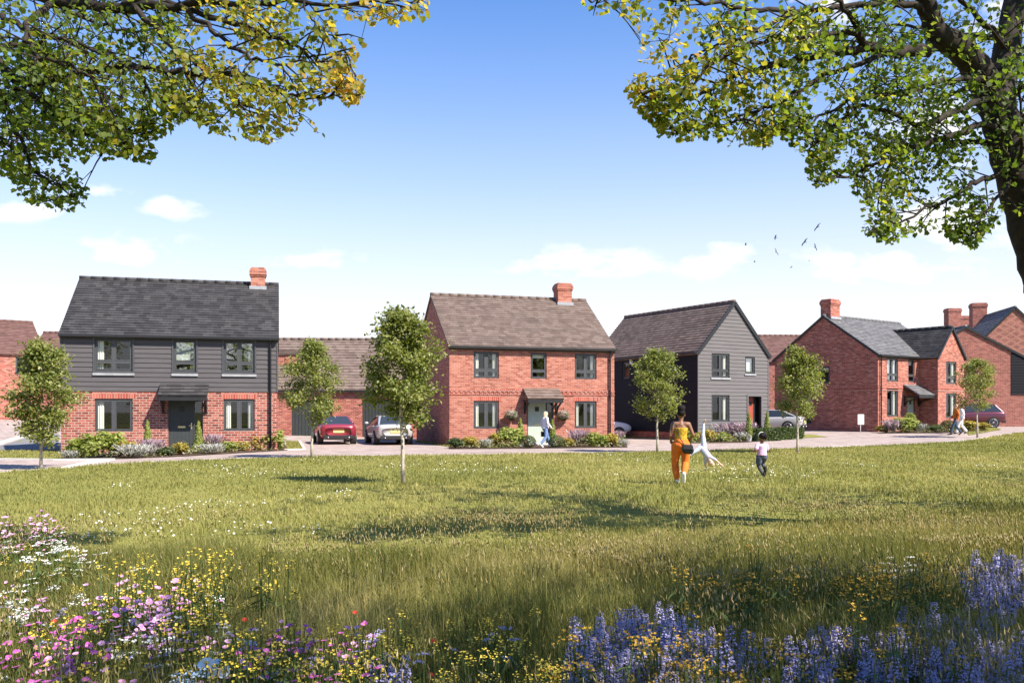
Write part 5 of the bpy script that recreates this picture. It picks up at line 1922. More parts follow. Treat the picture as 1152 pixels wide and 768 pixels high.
V_ = 'flower'
patch('violet_flower_spike', 'spike', 'petal_violet', [(630, 712), (672, 690), (740, 686), (800, 698), (860, 712), (940, 696), (960, 735), (940, 752), (820, 752), (720, 748), (640, 730)], 190, 'upright blue violet flower spike in the broad front patch right of centre', V_, 'violet flower spikes in the meadow', (.7, 1.05))
patch('violet_flower_spike', 'spike', 'petal_violet', [(990, 690), (1060, 680), (1152, 690), (1152, 768), (960, 768), (960, 735)], 62, 'blue violet flower spike in the thin patch near the right corner', V_, 'violet flower spikes in the meadow', (.7, 1.05))
patch('violet_flower_spike', 'spike', 'petal_violet', [(1085, 632), (1110, 622), (1170, 620), (1170, 668), (1130, 672), (1092, 655)], 50, 'blue violet flower spike in the farther patch at the right edge', V_, 'violet flower spikes in the meadow')
patch('violet_flower_spike', 'spike', 'petal_violet', [(425, 728), (462, 722), (466, 745), (430, 748)], 6, 'lone violet flower spike among yellow flowers near the centre', V_, 'violet flower spikes in the meadow')


def drift(name, kind, petal, poly, n, sc, hz=.34):
    """the many more flowers of a kind behind and between the single ones, as one mass"""
    pg = np.array([G(x, y, hz)[:2] for x, y in poly]); lo, hi = pg.min(0), pg.max(0)
    parts = [flower_mesh(kind, petal, 900 + k) for k in range(6)]
    Vs, Ls, Ss, As, Ms = [], [], [], [], []
    nv = nl = c = 0
    while c < n:
        x = random.uniform(lo[0], hi[0]); y = random.uniform(lo[1], hi[1])
        if y < 3.2 or not in_poly(np.array([x]), np.array([y]), pg)[0]: continue
        if random.random() > max(.2, (vnoise(np.array([x + 30]), np.array([y]), .4, 40)[0] - .1) * 1.8): continue
        V, L, S, A, Mi = parts[c % 6]
        a = random.uniform(0, 6.28); k = random.uniform(*sc)
        tx, ty = random.gauss(0, .1), random.gauss(0, .1)
        W = V * k
        W = np.stack([W[:, 0] * math.cos(a) - W[:, 1] * math.sin(a) + tx * W[:, 2] + x, W[:, 0] * math.sin(a) + W[:, 1] * math.cos(a) + ty * W[:, 2] + y, W[:, 2]], 1)
        Vs.append(W); Ls.append(L + nv); Ss.append(S + nl); As.append(A); Ms.append(Mi)
        nv += len(V); nl += len(L); c += 1
    tag(np_mesh(name, np.concatenate(Vs), np.concatenate(Ls), np.concatenate(Ss), [M[petal], M['stalk'], M['flower_eye']], None, {'tint': np.concatenate(As)}, matidx=np.concatenate(Ms)), kind='stuff')


drift('violet_flower_drift', 'spike', 'petal_violet', [(620, 715), (672, 687), (740, 682), (800, 694), (860, 708), (940, 692), (1000, 688), (1060, 680), (1160, 690), (1160, 768), (640, 768)], 430, (.6, .95))
drift('far_violet_flower_drift', 'spike', 'petal_violet', [(1085, 632), (1110, 620), (1180, 616), (1180, 672), (1130, 676), (1092, 655)], 110, (.7, 1.0))
patch('pink_flower', 'cosmos', 'petal_pink', [(128, 696), (150, 680), (200, 684), (208, 712), (180, 728), (135, 722)], 34, 'pale pink meadow flower in the dense clump left of centre', V_, 'pink meadow flowers')
patch('pink_flower', 'cosmos', 'petal_pink', [(-5, 592), (20, 583), (66, 588), (110, 608), (104, 620), (60, 606), (-5, 612)], 40, 'pale pink meadow flower in the far left drift', V_, 'pink meadow flowers', (.8, 1.05))
patch('pink_flower', 'cosmos', 'petal_pink', [(150, 668), (176, 666), (204, 680), (200, 690), (155, 684)], 10, 'pale pink meadow flower just behind the dense clump', V_, 'pink meadow flowers')
patch('magenta_flower', 'cosmos', 'petal_magenta', [(-10, 722), (40, 712), (100, 702), (110, 730), (90, 768), (-10, 768)], 34, 'magenta meadow flower at the near left corner', V_, 'magenta meadow flowers')
patch('magenta_flower', 'cosmos', 'petal_magenta', [(265, 745), (300, 705), (390, 718), (400, 765), (270, 768)], 20, 'magenta meadow flower between yellow flowers left of centre', V_, 'magenta meadow flowers', (.8, 1), minsep=.1)
patch('yellow_flower', 'yellow', 'petal_yellow', [(80, 668), (140, 668), (330, 672), (330, 692), (230, 705), (120, 690)], 36, 'tall yellow meadow flower in the loose band on the left', V_, 'yellow meadow flowers', (.9, 1.25))
patch('yellow_flower', 'yellow', 'petal_yellow', [(200, 645), (216, 645), (325, 655), (325, 670), (200, 668)], 12, 'tall single yellow flower standing above the grass left of centre', V_, 'yellow meadow flowers', (1, 1.3))
patch('yellow_flower', 'yellow', 'petal_yellow', [(0, 740), (120, 720), (280, 726), (420, 736), (420, 768), (0, 768)], 60, 'yellow meadow flower along the near edge on the left', V_, 'yellow meadow flowers')
patch('yellow_flower', 'yellow', 'petal_yellow', [(380, 740), (430, 720), (520, 712), (600, 716), (640, 745), (640, 768), (380, 768)], 62, 'yellow meadow flower in the dense patch near the centre', V_, 'yellow meadow flowers', (.65, .95))
patch('yellow_flower', 'yellow', 'petal_yellow', [(436, 675), (450, 690), (560, 690), (640, 680), (640, 705), (440, 712)], 18, 'thin yellow meadow flower behind the dense central patch', V_, 'yellow meadow flowers', (.6, .9))
patch('shaded_yellow_flower', 'yellow', 'petal_yellow_shaded', [(760, 655), (900, 648), (1080, 655), (1120, 690), (1000, 700), (860, 690), (760, 680)], 70, 'yellow meadow flower darkened for shade, behind the violet patch on the right', V_, 'yellow meadow flowers darkened for shade', (.95, 1.3))
patch('shaded_yellow_flower', 'yellow', 'petal_yellow_shaded', [(640, 720), (800, 720), (960, 720), (1100, 740), (1100, 768), (640, 768)], 70, 'yellow meadow flower darkened for shade, between violet spikes', V_, 'yellow meadow flowers darkened for shade', (.8, 1.15))
patch('white_umbel_flower', 'umbel', 'petal_white', [(25, 622), (60, 606), (82, 612), (70, 640), (30, 645)], 13, 'white flat topped flower in the far left clump', V_, 'white umbel flowers', (.9, 1.2))
patch('white_umbel_flower', 'umbel', 'petal_white', [(-10, 672), (20, 668), (40, 690), (20, 708), (-10, 705)], 10, 'white flat topped flower near the left edge', V_, 'white umbel flowers')
patch('white_umbel_flower', 'umbel', 'petal_white', [(130, 690), (200, 690), (210, 725), (135, 730)], 14, 'small white flat topped flower among the pale pink clump', V_, 'white umbel flowers', (.8, 1))
patch('white_umbel_flower', 'umbel', 'petal_white', [(985, 628), (1030, 622), (1036, 634), (990, 640)], 9, 'small white flat topped flower in the shade on the right', V_, 'white umbel flowers', (.7, .9))
patch('white_daisy', 'daisy', 'petal_white', [(222, 752), (262, 752), (262, 766), (222, 766)], 6, 'large white daisy at the near edge left of centre', V_, 'white daisies', minsep=.07)
patch('pale_blue_flower', 'umbel', 'petal_sky', [(196, 745), (235, 742), (235, 768), (196, 768)], 5, 'pale blue flower at the near edge left of centre', V_, 'pale blue flowers')
patch('cornflower', 'daisy', 'petal_blue', [(150, 715), (190, 712), (190, 730), (150, 732)], 5, 'deep blue cornflower among the pink clump', V_, 'blue cornflowers', (.7, .9))
patch('cornflower', 'daisy', 'petal_blue', [(505, 750), (530, 748), (530, 766), (505, 766)], 4, 'deep blue cornflower in the central yellow patch', V_, 'blue cornflowers', (.7, .9))
patch('pink_flower', 'cosmos', 'petal_pink', [(-10, 650), (200, 655), (420, 700), (420, 768), (-10, 768)], 60, 'pale pink meadow flower scattered singly among other flowers on the left', V_, 'pink meadow flowers', (.7, .95), minsep=.16)
patch('yellow_flower', 'yellow', 'petal_yellow', [(-10, 600), (200, 640), (430, 690), (430, 760), (-10, 768)], 55, 'yellow meadow flower scattered singly among pink and white ones on the left', V_, 'yellow meadow flowers', (.6, .9), minsep=.16)
patch('white_umbel_flower', 'umbel', 'petal_white', [(-10, 600), (150, 620), (330, 690), (330, 768), (-10, 768)], 55, 'white flat topped flower scattered singly on the left side of the meadow', V_, 'white umbel flowers', (.6, .9), minsep=.14)
patch('pale_violet_flower', 'umbel', 'petal_violet', [(-10, 660), (300, 690), (620, 700), (620, 768), (-10, 768)], 45, 'small pale violet flower scattered in the near meadow left of the violet spikes', V_, 'pale violet flowers', (.6, .9), minsep=.14)
for (px, py, lab) in ((276, 704, 'small red poppy among yellow flowers left of centre'), (394, 697, 'small pinkish red poppy standing alone near the centre'), (482, 728, 'coral red poppy in the central yellow patch'), (66, 701, 'red poppy above the magenta flowers at the left'), (470, 760, 'coral poppy at the near edge of the central yellow patch')):
    g = G(px, py, .34)
    flower('poppy', 'poppy', 'petal_red', g.x, g.y, 1.0, 0, lab, 'poppy', 'poppies in the meadow')
# ------------------------------------------------------------------ cars
def m_car(name, col, metal=.35):
    nb = NB(name)
    b = nb.bsdf(.32, .5, metal)
    b.inputs['Base Color'].default_value = (*col, 1)
    b.inputs['Coat Weight'].default_value = .8
    b.inputs['Coat Roughness'].default_value = .06
    return nb.mat


M['car_red'] = m_car('car_red', (.22, .02, .035), .1)
M['car_silver'] = m_car('car_silver', (.4, .39, .385), .1)
M['car_white'] = m_car('car_white', (.8, .8, .8), 0)
M['car_maroon'] = m_car('car_maroon', (.11, .018, .03))
M['car_glass'] = m_plain('car_glass', (.03, .035, .04), .06, .8, var=.05)
M['tyre'] = m_plain('tyre', (.022, .022, .023), .85, .2, var=.2)
M['alloy'] = m_plain('alloy', (.5, .5, .52), .35, .5, metal=.7, var=.05)
M['tail_red'] = m_plain('tail_lamp', (.3, .012, .012), .15, .6, var=.1)
M['lamp_clear'] = m_plain('lamp_clear', (.75, .77, .8), .1, .6, var=.05)
M['plate_yellow'] = m_plain('plate_yellow', (.6, .52, .2), .5, .3, var=.03)
M['bumper_black'] = m_plain('bumper_black', (.03, .03, .032), .6, .3, var=.1)


def car(loc, yaw, paint, label, kind='saloon'):
    """rear at local y = 0, nose towards +y"""
    c = empty('parked_car', loc, yaw, label, 'car')
    suv = kind == 'suv'
    dz = .14 if suv else 0
    if kind == 'coupe' or kind == 'saloon':
        st = [(-.02, .46, .80, .60), (.05, .34, .95, .80), (.16, .27, .99, .87), (.5, .24, 1.0, .91), (1.2, .2, .985, .925), (2.4, .19, .96, .93), (3.3, .2, .93, .92), (3.9, .22, .86, .9), (4.35, .27, .76, .84), (4.56, .33, .66, .74), (4.66, .42, .58, .58)]
        gb = (.28, 3.35); gr = (1.25, 2.35); zr, zb = 1.42, .95
    else:
        st = [(-.02, .5, .92, .66), (.04, .4, 1.08, .84), (.15, .34, 1.12, .9), (.6, .3, 1.12, .945), (1.4, .28, 1.09, .955), (2.5, .27, 1.07, .955), (3.3, .28, 1.04, .94), (3.9, .3, .98, .92), (4.3, .36, .88, .86), (4.5, .42, .78, .76), (4.58, .52, .68, .6)]
        gb = (.12, 3.3); gr = (.62, 2.35); zr, zb = (1.62 if suv else 1.5), 1.06
    b = MB()
    ring = lambda y, lo, hi, hw: [(0, y, lo), (hw * .8, y, lo), (hw * .95, y, lo + .1), (hw, y, lo + .42 * (hi - lo)), (hw * .985, y, lo + .72 * (hi - lo)), (hw * .93, y, hi - .03), (hw * .8, y, hi), (0, y, hi + .025),
                                  (-hw * .8, y, hi), (-hw * .93, y, hi - .03), (-hw * .985, y, lo + .72 * (hi - lo)), (-hw, y, lo + .42 * (hi - lo)), (-hw * .95, y, lo + .1), (-hw * .8, y, lo)]
    vs = []
    for s in st: vs += ring(*s)
    n = 14
    fs = [(i * n + k, i * n + (k + 1) % n, i * n + n + (k + 1) % n, i * n + n + k) for i in range(len(st) - 1) for k in range(n)]
    fs += [tuple(range(n)), tuple(reversed(range((len(st) - 1) * n, len(st) * n)))]
    b.mesh(vs, [tuple(reversed(f)) for f in fs], 0, True)
    # roof and pillars
    wb, wr = .8, .6
    P = [(-wb, gb[0], zb), (wb, gb[0], zb), (wb, gb[1], zb - .03), (-wb, gb[1], zb - .03), (-wr, gr[0], zr - .03), (wr, gr[0], zr - .03), (wr, gr[1], zr), (-wr, gr[1], zr)]
    b2 = MB(); b2.hexa(P)
    body = b.build('body', M[paint], c, uv=False)
    sub = body.modifiers.new('subsurf', 'SUBSURF'); sub.levels = 1; sub.render_levels = 1
    cab = b2.build('cabin', M[paint], c, uv=False, bevel=.06)
    P = [Vector(p) for p in P]

    def glass(name, a, q, r, s, inset=.07, lift=.012):
        pts = [a, q, r, s]
        m = sum(pts, Vector()) / 4
        nrm = (q - a).cross(s - a).normalized()
        if nrm.dot(m - Vector((0, 1.8, 1.0))) < 0: nrm = -nrm
        out = []
        for p in pts:
            d = m - p
            out.append(p + d * inset / d.length * 1.5 + nrm * lift)
        g = MB(); g.hexa([p - nrm * .01 for p in out] + out)
        return g.build(name, M['car_glass'], c, uv=False)
    glass('rear_window', P[0], P[1], P[5], P[4]); glass('windscreen', P[2], P[3], P[7], P[6])
    glass('side_window', P[1], P[2], P[6], P[5]); glass('side_window', P[3], P[0], P[4], P[7])
    # wheels with dark arches
    wr_ = .345 if suv else .325
    for sx in (-1, 1):
        for y in (.86, 3.6):
            hw = .925 if not suv and kind != 'hatch' else .95
            a = MB(); a.tube([(sx * (hw - .25), y, wr_ + .01), (sx * (hw + .003), y, wr_ + .01)], wr_ + .055, 24, smooth=False)
            a.build('wheel_arch', M['bumper_black'], c, uv=False)
            w = MB(); w.tube([(sx * (hw - .2), y, wr_), (sx * (hw - .01), y, wr_), (sx * (hw + .02), y, wr_), (sx * (hw + .022), y, wr_)], [wr_, wr_, wr_ - .03, wr_ - .09], 24)
            wo = w.build('wheel', M['tyre'], c, uv=False)
            r = MB()
            r.tube([(sx * (hw + .015), y, wr_), (sx * (hw + .028), y, wr_)], [.05, .05], 10)
            for k in range(10):
                an = k * math.pi / 5
                r.bar((sx * (hw + .024), y + .03 * math.cos(an), wr_ + .03 * math.sin(an)), (sx * (hw + .024), y + (wr_ - .09) * math.cos(an), wr_ + (wr_ - .09) * math.sin(an)), .035, .012)
            ringp = [(sx * (hw + .024), y + (wr_ - .09) * math.cos(k * .2618), wr_ + (wr_ - .09) * math.sin(k * .2618)) for k in range(25)]
            r.tube(ringp, .016, 5)
            r.build('rim', M['alloy'], wo, uv=False)
    zt = st[1][2]
    for sx in (-1, 1):
        t = MB(); t.hexa([(sx * .46, -.012, zt - .23), (sx * .84, .13, zt - .21), (sx * .8, .3, zt - .2), (sx * .46, .2, zt - .2), (sx * .42, .0, zt - .09), (sx * .83, .12, zt - .07), (sx * .8, .3, zt - .07), (sx * .42, .2, zt - .09)])
        t.build('tail_lamp', M['tail_red'], c, uv=False, bevel=.01)
        yf = st[-3][0]
        h = MB(); h.hexa([(sx * .45, yf + .2, zt - .36), (sx * .78, yf + .02, zt - .34), (sx * .76, yf - .25, zt - .33), (sx * .45, yf - .1, zt - .33), (sx * .45, yf + .12, zt - .25), (sx * .8, yf - .06, zt - .22), (sx * .78, yf - .3, zt - .22), (sx * .45, yf - .1, zt - .24)])
        h.build('headlamp', M['lamp_clear'], c, uv=False, bevel=.01)
        m = MB(); m.ell((sx * (wb + .2), gb[1] - .55, zb + .08), (.11, .06, .075), 10, 7)
        m.build('door_mirror', M[paint], c, uv=False)
    p = MB(); p.box(-.26, .26, -.045, .03, zt - .37, zt - .26); p.build('number_plate', M['plate_yellow'], c, uv=False)
    d = MB(); d.hexa([(-.72, .0, st[1][1] - .06), (.72, .0, st[1][1] - .06), (.72, .3, st[1][1] - .06), (-.72, .3, st[1][1] - .06), (-.7, -.03, st[1][1] + .12), (.7, -.03, st[1][1] + .12), (.7, .3, st[1][1] + .12), (-.7, .3, st[1][1] + .12)])
    d.build('rear_bumper', M['bumper_black'], c, uv=False, bevel=.02)
    for sx in (-.5, .5):
        e = MB(); e.tube([(sx, -.05, st[1][1] + .01), (sx, .05, st[1][1] + .01)], .035, 10); e.build('exhaust_pipe', M['alloy'], c, uv=False)
    g = MB(); yn = st[-1][0]; g.box(-.38, .38, yn - .12, yn + .012, st[-1][1] + .02, st[-1][1] + .13); g.build('grille', M['bumper_black'], c, uv=False)
    return c


g = G(381, 500); car(g, R(17), 'car_red', 'dark red saloon parked rear on before the garage doors')
g = G(445, 500.6); car(g, R(17), 'car_silver', 'silver saloon parked rear on beside the brick house, behind a young tree')
g = at(684, 463, 53.2); g.z = gz(g.x, g.y); p = g + Vector((math.cos(R(200)), math.sin(R(200)), 0)) * 3.35
car(Vector((p.x, p.y, gz(p.x, p.y))), R(-70), 'car_white', 'white hatchback with its nose showing past the brick house corner', 'hatch')
g = at(905, 463, 57.5); car(Vector((g.x, g.y, gz(g.x, g.y))), R(62), 'car_silver', 'silver coupe parked beside the boarded house before the blank red gable', 'coupe')
g = at(1128, 463, 62.5); car(Vector((g.x, g.y, gz(g.x, g.y))), R(78), 'car_maroon', 'maroon estate car parked at the brown gable on the right', 'suv')


# ------------------------------------------------------------------ sign board and birds
g = G(968, 486.6)
sg = empty('notice_board', g, R(6), 'small blank white notice board on a post before the blank red gable', 'sign')
s_ = g.y / FPX
b = MB(); b.tube([(0, 0, -.1), (0, 0, 1.0)], .025, 8); b.build('post', M['white'], sg)
b = MB(); b.box(-.2, .2, -.065, -.035, .5, 1.12); b.build('board', M['white'], sg, bevel=.008)
b = MB(); b.box(-.17, .17, -.069, -.0655, .58, 1.08); b.build('panel', m_plain('notice_panel', (.7, .71, .73), .5, .3, var=.02), sg)


def bird(px, py, d, span, bank, yaw, fold, label):
    o = MB()
    s = span / 2
    o.tube([(0, -.24 * s, 0), (0, -.1 * s, .0), (0, .12 * s, .02 * s), (0, .3 * s, .02 * s), (0, .38 * s, .0)], [.02 * s, .06 * s, .1 * s, .07 * s, .01 * s], 8)
    o.hexa([(-.03 * s, -.22 * s, 0), (.03 * s, -.22 * s, 0), (.1 * s, -.5 * s, .0), (-.1 * s, -.5 * s, .0), (-.03 * s, -.22 * s, .02 * s), (.03 * s, -.22 * s, .02 * s), (.1 * s, -.5 * s, .012 * s), (-.1 * s, -.5 * s, .012 * s)])
    for sx in (-1, 1):
        y = [(.0, .2, -.14, 0), (.5, .26, -.1, fold * .35), (1.0, .0, -.1, fold * .15)]
        for (xa, fa, ba, za), (xb, fb, bb, zb_) in zip(y[:-1], y[1:]):
            t = .018 * s
            pts = [(sx * xa * s, ba * s, za * s), (sx * xa * s, fa * s, za * s), (sx * xb * s, fb * s, zb_ * s), (sx * xb * s, bb * s, zb_ * s)]
            o.hexa([(x, y_, z - t) for x, y_, z in pts] + [(x, y_, z + t) for x, y_, z in pts])
    b = o.build('bird', M['bird'], None, uv=False)
    b.location = at(px, py, d)
    b.rotation_euler = (R(15), R(bank), R(yaw))
    tag(b, label, 'bird', 'birds in the sky')


M['bird'] = m_plain('bird_feathers', (.05, .052, .06), .8, .2, var=.2)
for a in [(839, 275, 75, .5, 20, 80, .5, 'small dark bird farthest left in the flock'),
          (872.5, 267.3, 70, .62, -50, 60, .5, 'bird above the left pair of the flock, banking'),
          (873, 283.5, 70, .62, 60, 20, .8, 'bird with raised wings directly below another in the flock'),
          (849, 294.3, 80, .45, 10, 85, .3, 'tiny bird low on the left side of the flock'),
          (905.3, 272.5, 64, .75, -52, 15, .3, 'broad winged bird banking in the middle of the flock'),
          (919.5, 255.5, 64, .75, -52, 10, .2, 'broad winged bird banking, highest in the flock'),
          (917, 278, 70, .6, 65, 30, .7, 'bird with raised wings at the right side of the flock'),
          (910.5, 293.3, 80, .45, -10, 80, .4, 'tiny bird low on the right side of the flock'),
          (890.3, 300.5, 100, .5, -40, 40, .3, 'faintest and lowest bird of the flock')]:
    bird(*a)
# ------------------------------------------------------------------ people
def m_skin(name, col):
    nb = NB(name)
    b = nb.bsdf(.5, .35)
    f = nb.noise(objc(nb), 14, 3)
    nb.l(nb.ramp(f, [(.3, tuple(c * .9 for c in col)), (.7, tuple(min(c * 1.1, 1) for c in col))]), b.inputs['Base Color'])
    b.inputs['Subsurface Weight'].default_value = .06
    b.inputs['Subsurface Radius'].default_value = (.02, .008, .005)
    return nb.mat


def m_cloth(name, col, var=.18, scale=9.0):
    nb = NB(name)
    b = nb.bsdf(.85, .15)
    f = nb.noise(objc(nb), scale, 5, .65)
    nb.l(nb.ramp(f, [(.3, tuple(c * (1 - var) for c in col)), (.7, tuple(min(c * (1 + var), 1) for c in col))]), b.inputs['Base Color'])
    nb.bump(f, .35, .03, b)
    return nb.mat


def solid(name, parts, mat, parent=None, voxel=.011, smooth=4):
    """one continuous surface from tapered limbs and ellipsoids"""
    mb = MB()
    for p in parts:
        if p[0] == 'c':      # tapered limb a->b
            _, a, b, ra, rb = p
            mb.tube([a, b], [ra, rb], 14)
            mb.ell(a, ra * .995, 12, 8); mb.ell(b, rb * .995, 12, 8)
        elif p[0] == 't':    # open-ended tube through points, flat ends
            mb.tube(p[1], p[2], 16)
        elif p[0] == 'e':
            mb.ell(p[1], p[2], 14, 10, rot=p[3] if len(p) > 3 else None)
    tmp = mb.build('solid_tmp', mat, None, uv=False)
    m = tmp.modifiers.new('remesh', 'REMESH'); m.mode = 'VOXEL'; m.voxel_size = voxel; m.use_smooth_shade = True
    s = tmp.modifiers.new('smooth', 'SMOOTH'); s.factor = .5; s.iterations = smooth
    bpy.context.view_layer.update()
    dg = bpy.context.evaluated_depsgraph_get()
    me = bpy.data.meshes.new_from_object(tmp.evaluated_get(dg), depsgraph=dg)
    me.name = name
    me.materials.clear(); me.materials.append(mat)
    old = tmp.data
    bpy.data.objects.remove(tmp); bpy.data.meshes.remove(old)
    for p in me.polygons: p.use_smooth = True
    o = bpy.data.objects.new(name, me)
    COL.objects.link(o)
    if parent is not None: o.parent = parent
    return o


def V3(*a): return Vector(a)


def hand(w, d, palm_n, s=1.0, curl=.5):
    """palm, four unequal bent fingers and a thumb; w wrist, d pointing direction, palm_n palm normal"""
    d = Vector(d).normalized(); n = Vector(palm_n); n = (n - d * n.dot(d)).normalized()
    side = d.cross(n)
    out = [('c', w, w + d * .045 * s, .024 * s, .028 * s), ('c', w + side * .018 * s + d * .02 * s, w + side * .024 * s + d * .075 * s, .015 * s, .013 * s), ('c', w - side * .018 * s + d * .02 * s, w - side * .024 * s + d * .07 * s, .015 * s, .013 * s)]
    for k, (o, l) in enumerate(((-.03, .055), (-.011, .068), (.010, .072), (.029, .064))):
        a = w + d * .078 * s + side * o * s
        b = a + (d * (1 - .3 * curl) + n * .4 * curl).normalized() * l * .55 * s
        c = b + (d * (1 - .8 * curl) + n * 1.0 * curl).normalized() * l * .5 * s
        out += [('c', a, b, .0095 * s, .009 * s), ('c', b, c, .009 * s, .0075 * s)]
    a = w + d * .025 * s - side * .025 * s
    b = a + (d * .6 - side * .8).normalized() * .034 * s
    c = b + (d * .9 - side * .1 + n * .4).normalized() * .03 * s
    return out + [('c', a, b, .012 * s, .0105 * s), ('c', b, c, .0105 * s, .008 * s)]


def head(c, face, s=1.0):
    """skull, jaw, nose, ears; face = facing direction"""
    f = Vector(face).normalized(); up = Vector((0, 0, 1)); up = (up - f * up.dot(f)).normalized(); r = f.cross(up)
    rot = Matrix((r, f, up)).transposed()
    return [('e', c + up * .02 * s, (.077 * s, .095 * s, .098 * s), rot), ('e', c + f * .025 * s - up * .055 * s, (.058 * s, .062 * s, .06 * s), rot),
            ('e', c + f * .098 * s - up * .015 * s, (.012 * s, .02 * s, .02 * s), rot), ('e', c + f * .085 * s - up * .055 * s, (.022 * s, .012 * s, .008 * s), rot),
            ('e', c + r * .078 * s - up * .005 * s, (.012 * s, .02 * s, .03 * s), rot), ('e', c - r * .078 * s - up * .005 * s, (.012 * s, .02 * s, .03 * s), rot)]


def eyes(parent, c, face, s=1.0):
    f = Vector(face).normalized(); up = Vector((0, 0, 1)); up = (up - f * up.dot(f)).normalized(); r = f.cross(up)
    for k in (-1, 1):
        m = MB(); m.ell(c + r * .03 * s * k + f * .088 * s + up * .012 * s, .011 * s, 8, 6); m.build('eye', M['bird'], parent, uv=False)


def limb(pts, rads):
    return [('c', pts[i], pts[i + 1], rads[i], rads[i + 1]) for i in range(len(pts) - 1)]


def place(o, loc, rz, label, scale=1.0):
    o.location = loc; o.rotation_euler.z = rz; o.scale = (scale,) * 3
    tag(o, label, 'person')


SK_B = m_skin('skin_brown', (.19, .09, .052))
SK_F = m_skin('skin_fair', (.62, .4, .3))
HAIR_K = m_cloth('hair_black', (.014, .011, .01), .4, 40)
HAIR_BL = m_cloth('hair_blond', (.66, .52, .32), .3, 40)
HAIR_BR = m_cloth('hair_brown', (.12, .07, .04), .4, 40)
SHOE_W = m_cloth('shoe_white', (.75, .74, .72), .05)
SHOE_K = m_cloth('shoe_black', (.025, .024, .024), .2)


# woman in orange trousers, walking away over the lawn
def woman():
    hpL, hpR = V3(-.085, 0, .9), V3(.085, 0, .9)
    kL, kR = V3(-.105, .1, .49), V3(.085, .04, .49)
    aL, aR = V3(-.075, .06, .09), V3(.04, -.2, .24)
    neck, hd = V3(.0, .01, 1.40), V3(.01, .03, 1.53)
    sL, sR = V3(-.165, 0, 1.33), V3(.165, .01, 1.33)
    eL, eR = V3(-.235, -.05, 1.08), V3(.26, -.04, 1.09)
    wL, wR = V3(-.2, .16, .98), V3(.235, .17, 1.02)
    P = [('e', V3(0, 0, .92), (.16, .125, .13)), ('c', V3(0, 0, .95), V3(0, 0, 1.08), .115, .1), ('e', V3(0, .0, 1.08), (.118, .088, .12)), ('e', V3(0, .005, 1.22), (.15, .1, .14)), ('c', V3(-.12, 0, 1.325), V3(.12, 0, 1.325), .062, .062), ('c', V3(0, 0, 1.3), V3(0, .01, 1.36), .085, .06), ('c', neck - V3(0, 0, .04), hd - V3(0, 0, .05), .05, .048)]
    P += limb([hpL, kL, aL], [.088, .055, .036]) + limb([hpR, kR, aR], [.088, .055, .036])
    P += limb([sL, eL, wL], [.052, .038, .026]) + limb([sR, eR, wR], [.052, .038, .026])
    P += hand(wL, (wL - eL), (.6, 0, -.6)) + hand(wR, (wR - eR), (-.6, 0, -.6)) + head(hd, (.1, 1, 0))
    P += [('c', aL, aL + V3(-.01, .15, -.05), .034, .026), ('c', aR, aR + V3(.01, .09, -.14), .034, .026)]
    b = solid('person', P, SK_B, None, .0075, 3)
    eyes(b, hd, (.1, 1, 0))
    # trousers: full legs gathered at the cuff
    T = [('e', V3(0, -.005, .955), (.168, .14, .1)), ('e', V3(0, -.02, .87), (.19, .165, .13))]
    T += limb([V3(-.09, -.005, .86), V3(-.108, .05, .66), kL + V3(-.012, .0, 0), V3(-.1, .075, .3), V3(-.085, .06, .17)], [.122, .098, .082, .078, .062])
    T += limb([V3(.09, -.005, .86), V3(.105, .02, .66), kR + V3(.015, -.01, 0), V3(.075, -.08, .36), V3(.05, -.15, .29)], [.122, .098, .082, .076, .062])
    solid('trousers', T, m_cloth('cloth_orange', (.66, .17, .03), .16, 7), b, .011, 3)
    solid('top', [('t', [V3(0, 0, .97), V3(0, 0, 1.1), V3(0, .005, 1.2), V3(0, .005, 1.25)], [.135, .128, .15, .152])], m_cloth('cloth_mustard', (.46, .28, .03), .5, 22), b, .011, 2).scale = (1.04, .95, 1)
    solid('hair', [('e', hd + V3(0, -.02, .045), (.088, .1, .09)), ('e', hd + V3(0, -.03, .14), (.088, .088, .085)), ('e', hd + V3(-.03, -.03, .17), (.05, .05, .05)), ('e', hd + V3(.04, -.02, .165), (.05, .05, .05))], HAIR_K, b, .011, 1)
    for a, d, in ((aL, V3(0, .19, -.05)), (aR, V3(.01, .10, -.165))):
        n = d.normalized()
        solid('shoe', [('c', a - n * .055 + V3(0, 0, -.02), a + n * .06 + V3(0, 0, -.03), .045, .043), ('c', a + n * .06 + V3(0, 0, -.03), a + n * .17 + V3(0, 0, -.035), .043, .034)], SHOE_W, b, .009, 2)
    place(b, G(766, 545.5), R(-4), 'woman seen from behind in orange trousers and mustard strapless top with black bag', 1.0)
    # shoulder bag on its strap
    loc = b.location
    bag = empty('shoulder_bag', loc, R(-4), 'black leather shoulder bag hanging at the hip of the woman in orange', 'bag')
    m = solid('pouch', [('c', V3(.06, -.2, .83), V3(.19, -.2, .81), .055, .055), ('c', V3(.055, -.2, .78), V3(.2, -.2, .765), .065, .06), ('c', V3(.07, -.2, .74), V3(.19, -.2, .73), .05, .05)], M['black'], bag, .009, 2)
    f = MB(); f.hexa([(.02, -.275, .8), (.24, -.275, .785), (.24, -.262, .785), (.02, -.262, .8), (.03, -.262, .89), (.225, -.262, .87), (.225, -.19, .885), (.03, -.19, .905)]); f.build('flap', M['black'], bag, bevel=.004)
    s = MB(); s.tube(smooth_path([V3(.06, -.2, .88), V3(-.02, -.17, 1.0), V3(-.06, -.13, 1.1), V3(-.12, -.125, 1.22), V3(-.165, -.05, 1.385), V3(-.14, .07, 1.36), V3(-.02, .135, 1.2), V3(.13, .15, 1.0), V3(.2, .0, .92), V3(.21, -.17, .86)], 4), .011, 6); s.build('strap', M['black'], bag)


woman()


